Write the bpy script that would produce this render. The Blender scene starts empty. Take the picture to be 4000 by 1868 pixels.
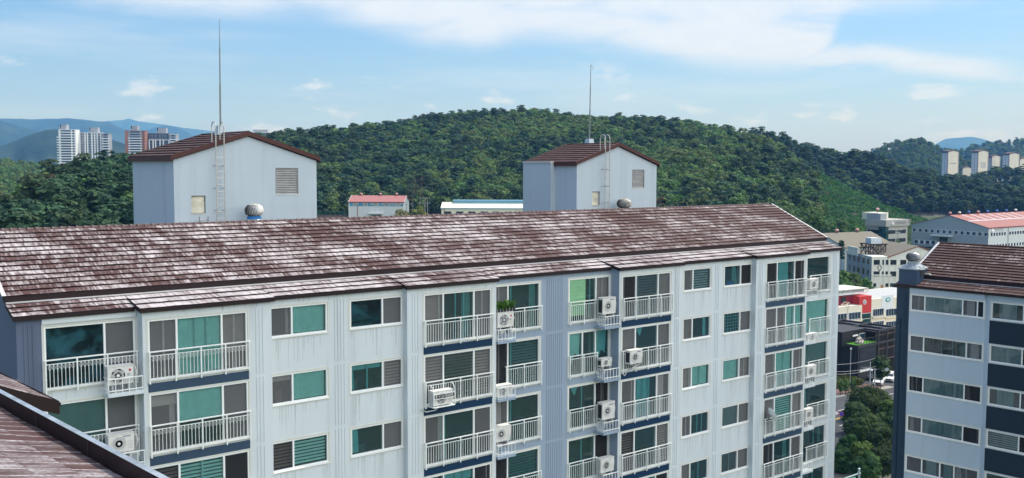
import bpy, math, random
import numpy as np
from mathutils import Vector, Matrix, noise as mnoise
R = math.radians
random.seed(7); rng = np.random.default_rng(7)
S = bpy.context.scene
COL = S.collection
CZ = 42.0                                   # camera height above the street
F_PX, PSI, PIT, ROLL = 3900.0, R(38.8595), R(4.1075), R(0.1719)
FW = np.array([math.sin(PSI)*math.cos(PIT), math.cos(PSI)*math.cos(PIT), -math.sin(PIT)])
RT = np.array([math.cos(PSI), -math.sin(PSI), 0.0]); UP = np.cross(RT, FW)
R2 = math.cos(ROLL)*RT+math.sin(ROLL)*UP; U2 = -math.sin(ROLL)*RT+math.cos(ROLL)*UP
CAM = np.array([0, 0, CZ])
# survey helpers: a sight line of the photograph meets a plane of the place
def ray(x, y): return FW+R2*(x-2000)/F_PX-U2*(y-934)/F_PX
def at(x, y, d): return CAM+ray(x, y)*d
def onY(x, y, Y): r = ray(x, y); return CAM+r*(Y/r[1])
def px(P):
    q = np.asarray(P, float)-CAM; d = q@FW
    return 2000+F_PX*(q@R2)/d, 934-F_PX*(q@U2)/d
def hd(deg):                                # horizontal unit vector, heading from the view direction, clockwise
    a = PSI+R(deg); return np.array([math.sin(a), math.cos(a), 0.0])
ZU = np.array([0, 0, 1.0])
def len_to(P, u, xpx, lo=0.0, hi=400.0):    # how far along u from P until the picture column xpx
    x0 = px(P)[0]; s = 1 if px(P+u*1.0)[0] > x0 else -1
    for _ in range(50):
        m = (lo+hi)/2
        if s*(px(P+u*m)[0]-xpx) < 0: lo = m
        else: hi = m
    return lo

# ------------------------------------------------------------------ materials
MATS = {}
class NT:
    def __init__(s, name):
        s.m = bpy.data.materials.new(name); s.m.use_nodes = True
        s.t = s.m.node_tree; s.n = s.t.nodes; s.b = s.n['Principled BSDF']; s.out = s.n['Material Output']
        MATS[name] = s.m
    def node(s, typ, **kw):
        n = s.n.new(typ)
        for k, v in kw.items(): setattr(n, k, v)
        return n
    def put(s, sock, v):
        if isinstance(v, bpy.types.NodeSocket): s.t.links.new(v, sock)
        elif isinstance(v, (tuple, list)) and len(v) == 3 and sock.type == 'RGBA': sock.default_value = (*v, 1)
        else: sock.default_value = v
    def math(s, op, a, b=0.0, c=0.0, clamp=False):
        n = s.node('ShaderNodeMath', operation=op, use_clamp=clamp)
        for i, v in enumerate((a, b, c)): s.put(n.inputs[i], v)
        return n.outputs[0]
    def mix(s, f, a, b, typ='MIX'):
        n = s.node('ShaderNodeMix', data_type='RGBA', blend_type=typ)
        s.put(n.inputs[0], f); s.put(n.inputs[6], a); s.put(n.inputs[7], b)
        return n.outputs[2]
    def noise(s, vec, scale, detail=3, rough=.55, dist=0.0):
        n = s.node('ShaderNodeTexNoise'); s.put(n.inputs['Vector'], vec)
        n.inputs['Scale'].default_value = scale; n.inputs['Detail'].default_value = detail
        n.inputs['Roughness'].default_value = rough; n.inputs['Distortion'].default_value = dist
        return n.outputs['Fac']
    def coord(s, which='Object'): return s.node('ShaderNodeTexCoord').outputs[which]
    def pos(s): return s.node('ShaderNodeNewGeometry').outputs['Position']
    def mapv(s, vec, sc=(1, 1, 1), loc=(0, 0, 0)):
        n = s.node('ShaderNodeMapping'); s.put(n.inputs[0], vec)
        n.inputs['Scale'].default_value = sc; n.inputs['Location'].default_value = loc
        return n.outputs[0]
    def ramp(s, f, a, b, lo=0.0, hi=1.0):
        n = s.node('ShaderNodeMapRange', interpolation_type='SMOOTHSTEP'); s.put(n.inputs[0], f)
        for i, v in enumerate((a, b, lo, hi)): n.inputs[i+1].default_value = v
        return n.outputs[0]
    def bump(s, h, strength=.3, dist=.02):
        n = s.node('ShaderNodeBump'); s.put(n.inputs['Height'], h)
        n.inputs['Strength'].default_value = strength; n.inputs['Distance'].default_value = dist
        s.t.links.new(n.outputs[0], s.b.inputs['Normal'])
    def fin(s, col, rough=.6, metal=0.0, spec=.35):
        s.put(s.b.inputs['Base Color'], col); s.put(s.b.inputs['Roughness'], rough)
        s.b.inputs['Metallic'].default_value = metal; s.b.inputs['Specular IOR Level'].default_value = spec
        return s.m

def paint(name, col, rough=.6, var=.12, streak=.25, dirt=(.35, .33, .3), scale=1.0, spec=.3, metal=0.0):
    t = NT(name); p = t.pos()
    a = t.noise(t.mapv(p, (2.2*scale, 2.2*scale, .12*scale)), 1.0, 4)
    b = t.noise(p, .35*scale, 3)
    f = t.math('MULTIPLY', t.ramp(a, .48, .8), streak)
    c = t.mix(f, col, tuple(x*y*1.6 for x, y in zip(col, dirt)))
    c = t.mix(t.ramp(b, .3, .7, 0, var), c, tuple(x*.72 for x in col))
    return t.fin(c, rough, metal, spec)
def plain(name, col, rough=.5, metal=0.0, spec=.4, var=.1, scale=3.0):
    t = NT(name); n = t.noise(t.coord('Object'), scale, 3)
    return t.fin(t.mix(t.ramp(n, .3, .7, 0, 1), col, tuple(x*(1-var*2) for x in col)), rough, metal, spec)

def tile_mat(name, brown, white, amount, tw=.30, near=1.0, grad=0.0, joint=None):
    t = NT(name); uv = t.coord('UV'); sep = t.node('ShaderNodeSeparateXYZ'); t.put(sep.inputs[0], uv)
    u, v = sep.outputs[0], sep.outputs[1]
    row = t.math('FLOOR', v)
    off = t.math('MULTIPLY', row, .37)
    cu = t.math('ADD', t.math('DIVIDE', u, tw), off)
    cell = t.node('ShaderNodeCombineXYZ'); t.put(cell.inputs[0], t.math('FLOOR', cu)); t.put(cell.inputs[1], row)
    wn = t.node('ShaderNodeTexWhiteNoise', noise_dimensions='2D'); t.put(wn.inputs['Vector'], cell.outputs[0])
    big = t.noise(t.mapv(uv, (.16, .30, 1)), 1.0, 3, .6)
    mid = t.noise(t.mapv(uv, (1.1, .9, 1), (3, 8, 0)), 1.0, 3)
    st = t.node('ShaderNodeCombineXYZ'); t.put(st.inputs[0], t.math('MULTIPLY', u, 9.5)); t.put(st.inputs[1], t.math('MULTIPLY', v, .55)); t.put(st.inputs[2], row)
    streak = t.noise(st.outputs[0], 1.0, 4, .65)
    diag = t.math('MULTIPLY_ADD', v, .35, u)
    sd = t.node('ShaderNodeCombineXYZ'); t.put(sd.inputs[0], t.math('MULTIPLY', diag, .42)); t.put(sd.inputs[1], t.math('MULTIPLY', v, .16))
    big2 = t.noise(sd.outputs[0], 1.0, 2, .5)
    w = t.math('ADD', t.math('MULTIPLY', big, 1.1), t.math('MULTIPLY', big2, 1.5)); w = t.math('ADD', w, t.math('MULTIPLY', wn.outputs['Value'], .30))
    w = t.math('ADD', w, t.math('MULTIPLY', mid, .3)); w = t.math('ADD', w, t.math('MULTIPLY', streak, 2.2))
    w = t.math('SUBTRACT', w, t.math('MULTIPLY', t.ramp(u, 8, 40), grad))
    f = t.ramp(w, 2.55-amount, 3.45-amount, .04, .90)
    c2 = t.mix(t.ramp(t.noise(uv, 2.1, 3), .35, .7), brown, tuple(x*.62 for x in brown))
    c = t.mix(f, c2, white)
    fr = t.math('FRACT', cu)
    j = t.math('LESS_THAN', fr, .07)
    c = t.mix(t.math('MULTIPLY', j, .55 if joint is None else .8), c, joint or tuple(x*.5 for x in brown))
    if joint: c = t.mix(t.ramp(t.noise(t.mapv(uv, (40, 9, 1)), 1.0, 3), .45, .6, 0, .55), c, brown)
    c = t.mix(t.ramp(t.math('FRACT', v), .70, .93, 0, .85), c, tuple(x*.45 for x in brown))  # shadow line under each course overlap, painted into the tile colour
    t.bump(t.math('ADD', streak, t.math('MULTIPLY', j, -.6)), .5, .012*near)
    return t.fin(c, .75, 0, .25)

def glass_mat(name, tint, refl=.9, base=.0, patchy=False):
    t = NT(name); t.n.remove(t.b)
    tr = t.node('ShaderNodeBsdfTransparent'); tr.inputs[0].default_value = (*tint, 1)
    gl = t.node('ShaderNodeBsdfGlossy'); gl.inputs['Roughness'].default_value = .03; gl.inputs[0].default_value = (refl, refl, refl, 1)
    fz = t.node('ShaderNodeFresnel'); fz.inputs[0].default_value = 1.5
    f = t.math('ADD', fz.outputs[0], base)
    mx = t.node('ShaderNodeMixShader'); t.put(mx.inputs[0], f); t.t.links.new(tr.outputs[0], mx.inputs[1]); t.t.links.new(gl.outputs[0], mx.inputs[2])
    df = t.node('ShaderNodeBsdfDiffuse'); df.inputs[0].default_value = (*[x*.5 for x in tint], 1)
    m2 = t.node('ShaderNodeMixShader'); m2.inputs[0].default_value = .10
    if patchy:
        p = t.pos(); t.put(m2.inputs[0], t.ramp(t.noise(t.mapv(p, (1.1, 1.1, 1.3)), 1.0, 5, .65, .25), .40, .68, .05, .5)); df.inputs[0].default_value = (.05, .17, .22, 1)
    t.t.links.new(mx.outputs[0], m2.inputs[1]); t.t.links.new(df.outputs[0], m2.inputs[2])
    t.t.links.new(m2.outputs[0], t.out.inputs[0]); return t.m
def screen_mat(name, col, opac):
    t = NT(name); t.n.remove(t.b)
    tr = t.node('ShaderNodeBsdfTransparent'); df = t.node('ShaderNodeBsdfDiffuse'); df.inputs[0].default_value = (*col, 1)
    mx = t.node('ShaderNodeMixShader'); mx.inputs[0].default_value = opac
    t.t.links.new(tr.outputs[0], mx.inputs[1]); t.t.links.new(df.outputs[0], mx.inputs[2]); t.t.links.new(mx.outputs[0], t.out.inputs[0]); return t.m
def leaf_mat(name, a, b, c=None, scale=.25):
    t = NT(name); oi = t.node('ShaderNodeObjectInfo').outputs['Random']; p = t.pos()
    n = t.noise(p, scale, 3); n2 = t.noise(p, 2.3, 2)
    col = t.mix(t.ramp(n, .35, .68), a, b)
    if c: col = t.mix(t.math('MULTIPLY', t.ramp(t.noise(p, .05, 2), .52, .72), .6), col, c)
    col = t.mix(t.ramp(n2, .3, .7, 0, .5), col, tuple(x*.45 for x in a))
    h = t.node('ShaderNodeHueSaturation'); t.put(h.inputs['Color'], col)
    t.put(h.inputs['Value'], t.math('MULTIPLY_ADD', oi, .42, .79)); t.put(h.inputs['Hue'], t.math('MULTIPLY_ADD', oi, .05, .475))
    m = t.fin(h.outputs[0], .7, 0, .2)
    tl = t.node('ShaderNodeBsdfTranslucent'); t.put(tl.inputs[0], h.outputs[0])
    mx = t.node('ShaderNodeMixShader'); mx.inputs[0].default_value = .28
    t.t.links.new(t.b.outputs[0], mx.inputs[1]); t.t.links.new(tl.outputs[0], mx.inputs[2]); t.t.links.new(mx.outputs[0], t.out.inputs[0])
    return m

paint('white_paint', (.635, .685, .715), .55, .12, .34)
paint('tower_paint', (.50, .58, .64), .55, .14, .34)
paint('grey_blue_paint', (.30, .37, .47), .55, .12, .22)
paint('slate_paint', (.115, .145, .225), .55, .25, .3)
paint('navy_paint', (.005, .033, .085), .5, .25, .15, (.5, .6, .7))
paint('faded_navy_paint', (.040, .074, .125), .5, .35, .3, (.6, .55, .75))
paint('pvc_white', (.88, .89, .88), .35, .08, .10, (.55, .5, .42), spec=.4)
paint('trim_plaster', (.66, .66, .62), .7, .15, .35, (.5, .42, .33), 2.0)
plain('rail_white', (.84, .86, .85), .35, 0, .4, .05)
plain('ac_ivory', (.70, .69, .66), .45, 0, .4, .04)
plain('ac_dark', (.03, .032, .036), .5, 0, .3)
plain('ac_grille', (.46, .46, .47), .5, 0, .3); plain('ac_mid', (.27, .27, .28), .5, 0, .3)
plain('steel_grey', (.30, .30, .30), .4, .6, .5)
plain('steel_bright', (.62, .60, .56), .35, .5, .5, .12, 8)
plain('steel_rusty', (.46, .43, .38), .5, .1, .4, .25, 6)
plain('dark_frame', (.05, .05, .055), .5)
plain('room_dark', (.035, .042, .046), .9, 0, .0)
plain('inner_bar', (.85, .88, .88), .5)
plain('curtain_white', (.84, .85, .83), .9, 0, .1, .06)
plain('curtain_beige', (.50, .46, .42), .9, 0, .1, .08)
plain('curtain_grey', (.20, .21, .22), .9, 0, .1, .06)
plain('bamboo_green', (.25, .50, .29), .8, 0, .1, .05)
plain('blue_tub', (.03, .12, .5), .5)
glass_mat('teal_glass', (.55, .91, .895), .8)
glass_mat('deep_glass', (.33, .74, .78), .85, .03)
glass_mat('wet_glass', (.20, .50, .60), .8, patchy=True)
glass_mat('pale_glass', (.46, .66, .68), .85, .06)
screen_mat('fly_screen', (.16, .165, .17), .62)
screen_mat('dark_screen', (.045, .047, .052), .66)
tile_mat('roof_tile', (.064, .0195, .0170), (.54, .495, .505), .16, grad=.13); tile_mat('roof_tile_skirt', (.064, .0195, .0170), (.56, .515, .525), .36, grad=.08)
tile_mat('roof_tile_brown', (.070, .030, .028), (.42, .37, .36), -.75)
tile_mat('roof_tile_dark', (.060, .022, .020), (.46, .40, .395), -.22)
tile_mat('roof_tile_near', (.070, .028, .025), (.44, .415, .43), .10, .20, 1.6, joint=(.55, .53, .54))  # pale joint lines: highlights of the tile ribs painted into the colour
paint('fascia_brown', (.020, .010, .011), .55, .25, .2)
paint('gable_brown', (.085, .034, .031), .6, .25, .3, (.3, .3, .3))
paint('flashing', (.56, .55, .56), .5, .3, .5, (.4, .3, .28), 2)
plain('flashing_blue', (.40, .45, .49), .35, .2, .5, .2, 4)
plain('door_rust', (.88, .82, .66), .6, 0, .3, .2, 2.2); plain('slat_grey', (.62, .61, .60), .5)
plain('red_dot', (.5, .03, .06), .5)
plain('ink_blue', (.04, .06, .22), .5)
plain('fan_hub', (.75, .75, .74), .4)
plain('hose_white', (.72, .73, .72), .5)

# ------------------------------------------------------------------ mesh helper
class MB:
    def __init__(s, fr=None):
        s.v = []; s.f = []; s.mi = []; s.uv = []; s.ms = []; s.fr = fr
    def m(s, name):
        if name not in s.ms: s.ms.append(name)
        return s.ms.index(name)
    def p(s, q):
        if s.fr is None: return tuple(float(x) for x in q)
        o, ux, uy = s.fr; return tuple((o+ux*q[0]+uy*q[1]+ZU*q[2]).tolist())
    def face(s, pts, mat, uv=None):
        i = len(s.v); s.v += [s.p(q) for q in pts]; s.f.append(tuple(range(i, i+len(pts)))); s.mi.append(s.m(mat)); s.uv.append(uv)
    def box(s, a, b, mat, skip=''):
        x0, y0, z0 = [min(p, q) for p, q in zip(a, b)]; x1, y1, z1 = [max(p, q) for p, q in zip(a, b)]
        for key, q in (('y', [(x0, y0, z0), (x1, y0, z0), (x1, y0, z1), (x0, y0, z1)]), ('Y', [(x1, y1, z0), (x0, y1, z0), (x0, y1, z1), (x1, y1, z1)]),
                       ('x', [(x0, y1, z0), (x0, y0, z0), (x0, y0, z1), (x0, y1, z1)]), ('X', [(x1, y0, z0), (x1, y1, z0), (x1, y1, z1), (x1, y0, z1)]),
                       ('z', [(x0, y1, z0), (x1, y1, z0), (x1, y0, z0), (x0, y0, z0)]), ('Z', [(x0, y0, z1), (x1, y0, z1), (x1, y1, z1), (x0, y1, z1)])):
            if key not in skip: s.face(q, mat)
    def tube(s, pts, r, mat, n=6, r1=None, cap=True):
        pts = [np.asarray(p, float) for p in pts]; rings = []
        for i, p in enumerate(pts):
            d = pts[min(i+1, len(pts)-1)]-pts[max(i-1, 0)]; d = d/(np.linalg.norm(d)+1e-9)
            a = np.cross(d, ZU if abs(d[2]) < .9 else np.array([1., 0, 0])); a /= np.linalg.norm(a); b = np.cross(d, a)
            rr = r if r1 is None else r+(r1-r)*i/(len(pts)-1)
            rings.append([p+rr*(math.cos(2*math.pi*k/n)*a+math.sin(2*math.pi*k/n)*b) for k in range(n)])
        for A, B in zip(rings, rings[1:]):
            for k in range(n): s.face([A[k], A[(k+1) % n], B[(k+1) % n], B[k]], mat)
        if cap: s.face(rings[0][::-1], mat); s.face(rings[-1], mat)
    def lathe(s, c, prof, mat, n=16, tw=0.0, axis=None):
        c = np.asarray(c, float)
        a, b, d = (np.array([1., 0, 0]), np.array([0, 1., 0]), ZU) if axis is None else axis
        rings = [[c+rr*(math.cos(2*math.pi*k/n+tw*i)*a+math.sin(2*math.pi*k/n+tw*i)*b)+z*d for k in range(n)] for i, (rr, z) in enumerate(prof)]
        for A, B in zip(rings, rings[1:]):
            for k in range(n): s.face([A[k], A[(k+1) % n], B[(k+1) % n], B[k]], mat)
        if prof[-1][0] > .01: s.face(rings[-1], mat)
        if prof[0][0] > .01: s.face(rings[0][::-1], mat)
    def build(s, name, parent=None, smooth=False):
        me = bpy.data.meshes.new(name)
        o = parent['_w'] if parent is not None and '_w' in parent else (0, 0, 0)
        me.from_pydata([(x-o[0], y-o[1], z-o[2]) for x, y, z in s.v], [], s.f)
        for k in s.ms: me.materials.append(MATS[k])
        me.polygons.foreach_set('material_index', s.mi)
        if any(u is not None for u in s.uv):
            L = me.uv_layers.new(name='UVMap'); k = 0
            for fi, u in enumerate(s.uv):
                for j in range(len(s.f[fi])):
                    if u is not None: L.data[k].uv = u[j]
                    k += 1
        if smooth: me.polygons.foreach_set('use_smooth', [True]*len(s.f))
        ob = bpy.data.objects.new(name, me); COL.objects.link(ob)
        if parent is not None:
            ob.parent = parent; ob['_w'] = tuple(o)
        return ob
def thing(name, label, cat, loc, group=None, rz=0.0):
    o = bpy.data.objects.new(name, None); COL.objects.link(o); o.location = [float(x) for x in loc]; o['_w'] = tuple(float(x) for x in loc)
    o.empty_display_size = .3; o.rotation_euler.z = rz
    return tag(o, label, cat, group)
def tag(o, label, cat, group=None):
    o['label'] = label; o['category'] = cat
    if group: o['group'] = group
    return o
def kind(o, k): o['kind'] = k; return o
def sub(a, b): return np.asarray(a, float)-np.asarray(b, float)

def holes_wall(mb, x0, x1, z0, z1, y, holes, mat, depth=.12, rev='trim_plaster'):
    """wall sheet in the plane y facing -y, with rectangular openings and their reveals"""
    xs = sorted({x0, x1, *[h[0] for h in holes], *[h[1] for h in holes]}); zs = sorted({z0, z1, *[h[2] for h in holes], *[h[3] for h in holes]})
    for a, b in zip(xs, xs[1:]):
        run = None
        for c, d in zip(zs, zs[1:]):
            mx, mz = (a+b)/2, (c+d)/2
            hole = any(h[0] < mx < h[1] and h[2] < mz < h[3] for h in holes) or not (x0 < mx < x1 and z0 < mz < z1)
            if hole:
                if run: mb.face([(a, y, run[0]), (b, y, run[0]), (b, y, run[1]), (a, y, run[1])], mat); run = None
            else: run = (run[0], d) if run else (c, d)
        if run: mb.face([(a, y, run[0]), (b, y, run[0]), (b, y, run[1]), (a, y, run[1])], mat)
    for hx0, hx1, hz0, hz1 in holes:
        Y = y+depth
        mb.face([(hx0, y, hz0), (hx0, Y, hz0), (hx0, Y, hz1), (hx0, y, hz1)], rev); mb.face([(hx1, Y, hz0), (hx1, y, hz0), (hx1, y, hz1), (hx1, Y, hz1)], rev)
        mb.face([(hx0, y, hz0), (hx1, y, hz0), (hx1, Y, hz0), (hx0, Y, hz0)], rev); mb.face([(hx0, Y, hz1), (hx1, Y, hz1), (hx1, y, hz1), (hx0, y, hz1)], rev)

def tiles(mb, P, ua, L, us, Sl, n, t, mat, seg=.31, jit=.010, uv0=(0, 0), clip=None):
    """courses of tiles: P eave corner, ua along the eave, us up the slope; each course overlaps the next with a real butt"""
    ua = np.asarray(ua, float); us = np.asarray(us, float); nn = np.cross(ua, us); nn /= np.linalg.norm(nn)
    if nn[2] < 0: nn = -nn
    k = max(1, int(round(L/seg))); e = Sl/n
    for i in range(n):
        j0 = [(random.uniform(-jit, jit), random.uniform(-jit, jit)*.6) for _ in range(k+1)]
        a0, a1 = (0.0, L) if clip is None else clip(i/n)
        for q in range(k):
            p0 = a0+(a1-a0)*q/k; p1 = a0+(a1-a0)*(q+1)/k
            lo0 = P+ua*p0+us*(i*e+j0[q][0]-.015)+nn*(t+j0[q][1]); lo1 = P+ua*p1+us*(i*e+j0[q+1][0]-.015)+nn*(t+j0[q+1][1])
            up0 = P+ua*p0+us*((i+1)*e+.01)+nn*(.004); up1 = P+ua*p1+us*((i+1)*e+.01)+nn*(.004)
            u0, u1, v0 = uv0[0]+p0, uv0[0]+p1, uv0[1]+i
            mb.face([lo0, lo1, up1, up0], mat, [(u0, v0+.02), (u1, v0+.02), (u1, v0+.98), (u0, v0+.98)])
            b0 = lo0-nn*(t+j0[q][1]+.01); b1 = lo1-nn*(t+j0[q+1][1]+.01)
            mb.face([b0, b1, lo1, lo0], 'fascia_brown')

screen_mat('rain_stain', (.30, .29, .27), .13); plain('room_mid', (.16, .15, .14), .9, 0, .1)
# ================================================================== main apartment block (long, across the view)
HF = 2.7
def Zr(z): return CZ+z
FRONT = {'S': 'fly_screen', 'K': 'dark_screen', 'T': 'teal_glass', 'D': 'deep_glass', 'W': 'wet_glass', 'P': 'pale_glass'}
def window(parent, fr, y, x0, x1, z0, z1, segs, label=None, fw=.065):
    w = MB(fr); parts = []
    # plaster surround, proud of the wall, and a sloped sill
    for a in ((x0-.07, z1, x1+.07, z1+.07), (x0-.07, z0-.09, x1+.07, z0), (x0-.07, z0, x0, z1), (x1, z0, x1+.07, z1)):
        w.box((a[0], y-.010, a[1]), (a[2], y+.02, a[3]), 'trim_plaster')
    w.box((x0-.02, y-.05, z0-.035), (x1+.02, y-.010, z0-.005), 'pvc_white')
    for a in ((x0, z0, x0+fw, z1), (x1-fw, z0, x1, z1), (x0+fw, z0, x1-fw, z0+fw), (x0+fw, z1-fw, x1-fw, z1)):
        w.box((a[0], y+.012, a[1]), (a[2], y+.11, a[3]), 'pvc_white')
    X0, X1, Z0, Z1 = x0+fw, x1-fw, z0+fw, z1-fw
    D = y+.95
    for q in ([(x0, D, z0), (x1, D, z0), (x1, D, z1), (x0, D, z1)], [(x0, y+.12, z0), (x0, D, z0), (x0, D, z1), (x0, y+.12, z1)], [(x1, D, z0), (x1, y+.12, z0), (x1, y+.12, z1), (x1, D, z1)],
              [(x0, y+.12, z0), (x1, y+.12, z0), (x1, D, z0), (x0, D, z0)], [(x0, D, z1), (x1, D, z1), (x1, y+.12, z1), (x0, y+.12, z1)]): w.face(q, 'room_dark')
    tot = sum(s[0] for s in segs); c = X0
    for i, (fr_, code) in enumerate(segs):
        a = c; b = c+(X1-X0)*fr_/tot; c = b
        if i < len(segs)-1: w.box((b-.035, y+.016, Z0), (b+.035, y+.10, Z1), 'pvc_white')
        gl = MB(fr); sc = MB(fr); bl = MB(fr); cu = MB(fr); parts += [(gl, 'glass'), (sc, 'insect_screen'), (bl, 'blind'), (cu, 'curtain')]
        f = code[0]; G = gl if f in 'TDWP' else sc; yy = y+.085 if f in 'TDWP' else y+.060
        G.face([(a, yy, Z0), (b, yy, Z0), (b, yy, Z1), (a, yy, Z1)], FRONT[f])
        W = b-a
        if f in 'DSKP' and not set(code[1:]) & set('ceghrnblmpo') and random.random() < .75:
            s0 = random.choice((0, 1)); cw = W*random.uniform(.12, .34); ca = a if s0 else b-cw
            cu.face([(ca, y+.30, Z0), (ca+cw, y+.30, Z0), (ca+cw*random.uniform(.7, 1), y+.30, Z1), (ca, y+.30, Z1)], random.choice(('curtain_white', 'curtain_beige', 'curtain_grey')))
        if f in 'DSKP' and random.random() < .5:
            q = random.uniform(.05, .6); hh = (Z1-Z0)*random.uniform(.12, .4); w.box((a+W*q, y+.45, z0), (a+W*min(1, q+random.uniform(.2, .5)), y+.8, Z0+hh), 'room_mid')
        for k, ch in enumerate(code[1:]):
            Yb = y+.20+.03*k
            if ch == 'c': 
                n = max(4, int(W/.09))
                for q in range(n): cu.face([(a+W*q/n, Yb+.02*(q % 2), Z0), (a+W*(q+1)/n, Yb+.02*((q+1) % 2), Z0), (a+W*(q+1)/n, Yb+.02*((q+1) % 2), Z1), (a+W*q/n, Yb+.02*(q % 2), Z1)], 'curtain_white')
            elif ch in 'eg': cu.face([(a, Yb, Z0), (b, Yb, Z0), (b, Yb, Z1), (a, Yb, Z1)], {'e': 'curtain_beige', 'g': 'curtain_grey'}[ch])
            elif ch == 'h': cu.face([(a+W*.2, Yb, Z0), (a+W*.75, Yb, Z0), (a+W*.75, Yb, Z1), (a+W*.2, Yb, Z1)], 'curtain_white')
            elif ch == 'r': cu.face([(a, Yb, Z0+(Z1-Z0)*.45), (a+W*.35, Yb, Z0+(Z1-Z0)*.25), (a+W*.6, Yb, Z0+(Z1-Z0)*.5), (a+W*.9, Yb, Z0+(Z1-Z0)*.4), (b, Yb, Z1), (a, Yb, Z1)], 'curtain_white')
            elif ch == 'v': cu.face([(a+W*.1, Yb, Z1), (a+W*.3, Yb, Z1-.5), (a+W*.42, Yb, Z1)], 'curtain_white')
            elif ch in 'pqo':
                zz = Z1-(Z1-Z0)*{'p': .55, 'q': .22, 'o': .9}[ch]; bl.face([(a, Yb, zz), (b, Yb, zz), (b, Yb, Z1), (a, Yb, Z1)], 'curtain_white')
            elif ch in 'blm':
                n = int((Z1-Z0)/.13)
                for q in range(n):
                    zt = Z1-(Z1-Z0)*q/n; bl.face([(a, Yb, zt-.085), (b, Yb, zt-.085), (b, Yb+.015, zt), (a, Yb+.015, zt)], {'b': 'curtain_white', 'l': 'curtain_beige', 'm': 'curtain_grey'}[ch])
            elif ch == 'n':
                n = 9; zb = Z0+.25
                for q in range(n):
                    zt = Z1-(Z1-zb)*q/n; bl.face([(a, yy-.012, zt-(Z1-zb)/n), (a+W*.62, yy-.012, zt-(Z1-zb)/n), (a+W*.62, yy-.030, zt), (a, yy-.030, zt)], 'bamboo_green')
            elif ch == 'u': bl.box((a+W*.3, Yb, Z0), (a+W*.75, Yb+.2, Z0+.18), 'blue_tub')
            elif ch == 'k': # muntin lattice
                for q in range(1, 6):
                    w.box((a+W*q/6-.012, yy+.03, Z0), (a+W*q/6+.012, yy+.05, Z1), 'inner_bar'); w.box((a, yy+.03, Z0+(Z1-Z0)*q/6-.012), (b, yy+.05, Z0+(Z1-Z0)*q/6+.012), 'inner_bar')
            elif ch == '|': w.box((a+W*.52-.03, yy+.008, Z0), (a+W*.52+.03, yy+.05, Z1), 'inner_bar')
            elif ch == '!': w.box((a+W*.12-.03, yy+.008, Z0), (a+W*.12+.03, yy+.05, Z1), 'inner_bar')
            elif ch == ':':
                for q in (.42, .68): w.box((a+W*q-.03, yy+.008, Z0), (a+W*q+.03, yy+.05, Z1), 'inner_bar')
            elif ch == '2': w.box((a+W*.8-.03, yy+.008, Z0), (a+W*.8+.03, yy+.05, Z1), 'inner_bar')
    o = w.build('window', parent)
    if label: o['label'] = label
    for mb, nm in parts:
        if mb.v: mb.build(nm, o)
    return o
def railing(parent, fr, y, x0, x1, zt, zb, posts, fancy=False):
    m = MB(fr); yo = y-.13
    m.box((x0-.05, yo-.022, zt-.022), (x1+.05, yo+.022, zt+.022), 'rail_white'); m.box((x0, yo-.014, zt-.16), (x1, yo+.014, zt-.132), 'rail_white')
    m.box((x0, yo-.016, zb), (x1, yo+.016, zb+.032), 'rail_white')
    for i in range(posts+1):
        x = x0+(x1-x0)*i/posts
        m.box((x-.024, yo-.024, zb-.14), (x+.024, yo+.024, zt-.022), 'rail_white'); m.box((x-.014, yo+.024, zb-.10), (x+.014, y+.01, zb-.07), 'rail_white'); m.box((x-.014, yo+.024, zt-.05), (x+.014, y+.01, zt-.02), 'rail_white')
        if i < posts:
            nb = max(4, int(round((x1-x0)/posts/.135))); s = (x1-x0)/posts/nb
            for k in range(1, nb):
                xx = x+s*k
                m.box((xx-.009, yo-.009, zb+.032), (xx+.009, yo+.009, zt-.16), 'rail_white', 'zZ')
                if fancy:
                    pts = [(xx+s*.42*math.sin(math.pi*q/3), yo, zt-.16-.2+.2*q/3) for q in range(4)]; m.tube(pts, .006, 'rail_white', 3, cap=False)
                    m.tube([(2*xx-p[0], p[1], p[2]) for p in pts], .006, 'rail_white', 3, cap=False)
    return m.build('railing', parent)
def shelf(parent, fr, y, x0, x1, zs, out=.78, rail=.55, dark=False):
    m = MB(fr); c = 'rail_white'
    m.box((x0, y-out, zs-.12), (x1, y-.012, zs), 'white_paint' if not dark else 'grey_blue_paint')
    yo = y-out+.03
    for z in (zs+rail, zs+.10):
        m.box((x0+.02, yo-.018, z-.018), (x1-.02, yo+.018, z+.018), c); m.box((x0+.02, yo+.018, z-.018), (x0+.056, y-.15, z+.018), c)
    n = 5
    for i in range(n+1):
        x = x0+.03+(x1-x0-.06)*i/n; m.box((x-.013, yo-.013, zs), (x+.013, yo+.013, zs+rail-.018), c)
    for i in range(1, 4):
        yy = yo+(y-.15-yo)*i/4; m.box((x0+.026, yy-.012, zs), (x0+.050, yy+.012, zs+rail-.018), c)
    return m.build('ac_shelf', parent)
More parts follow.
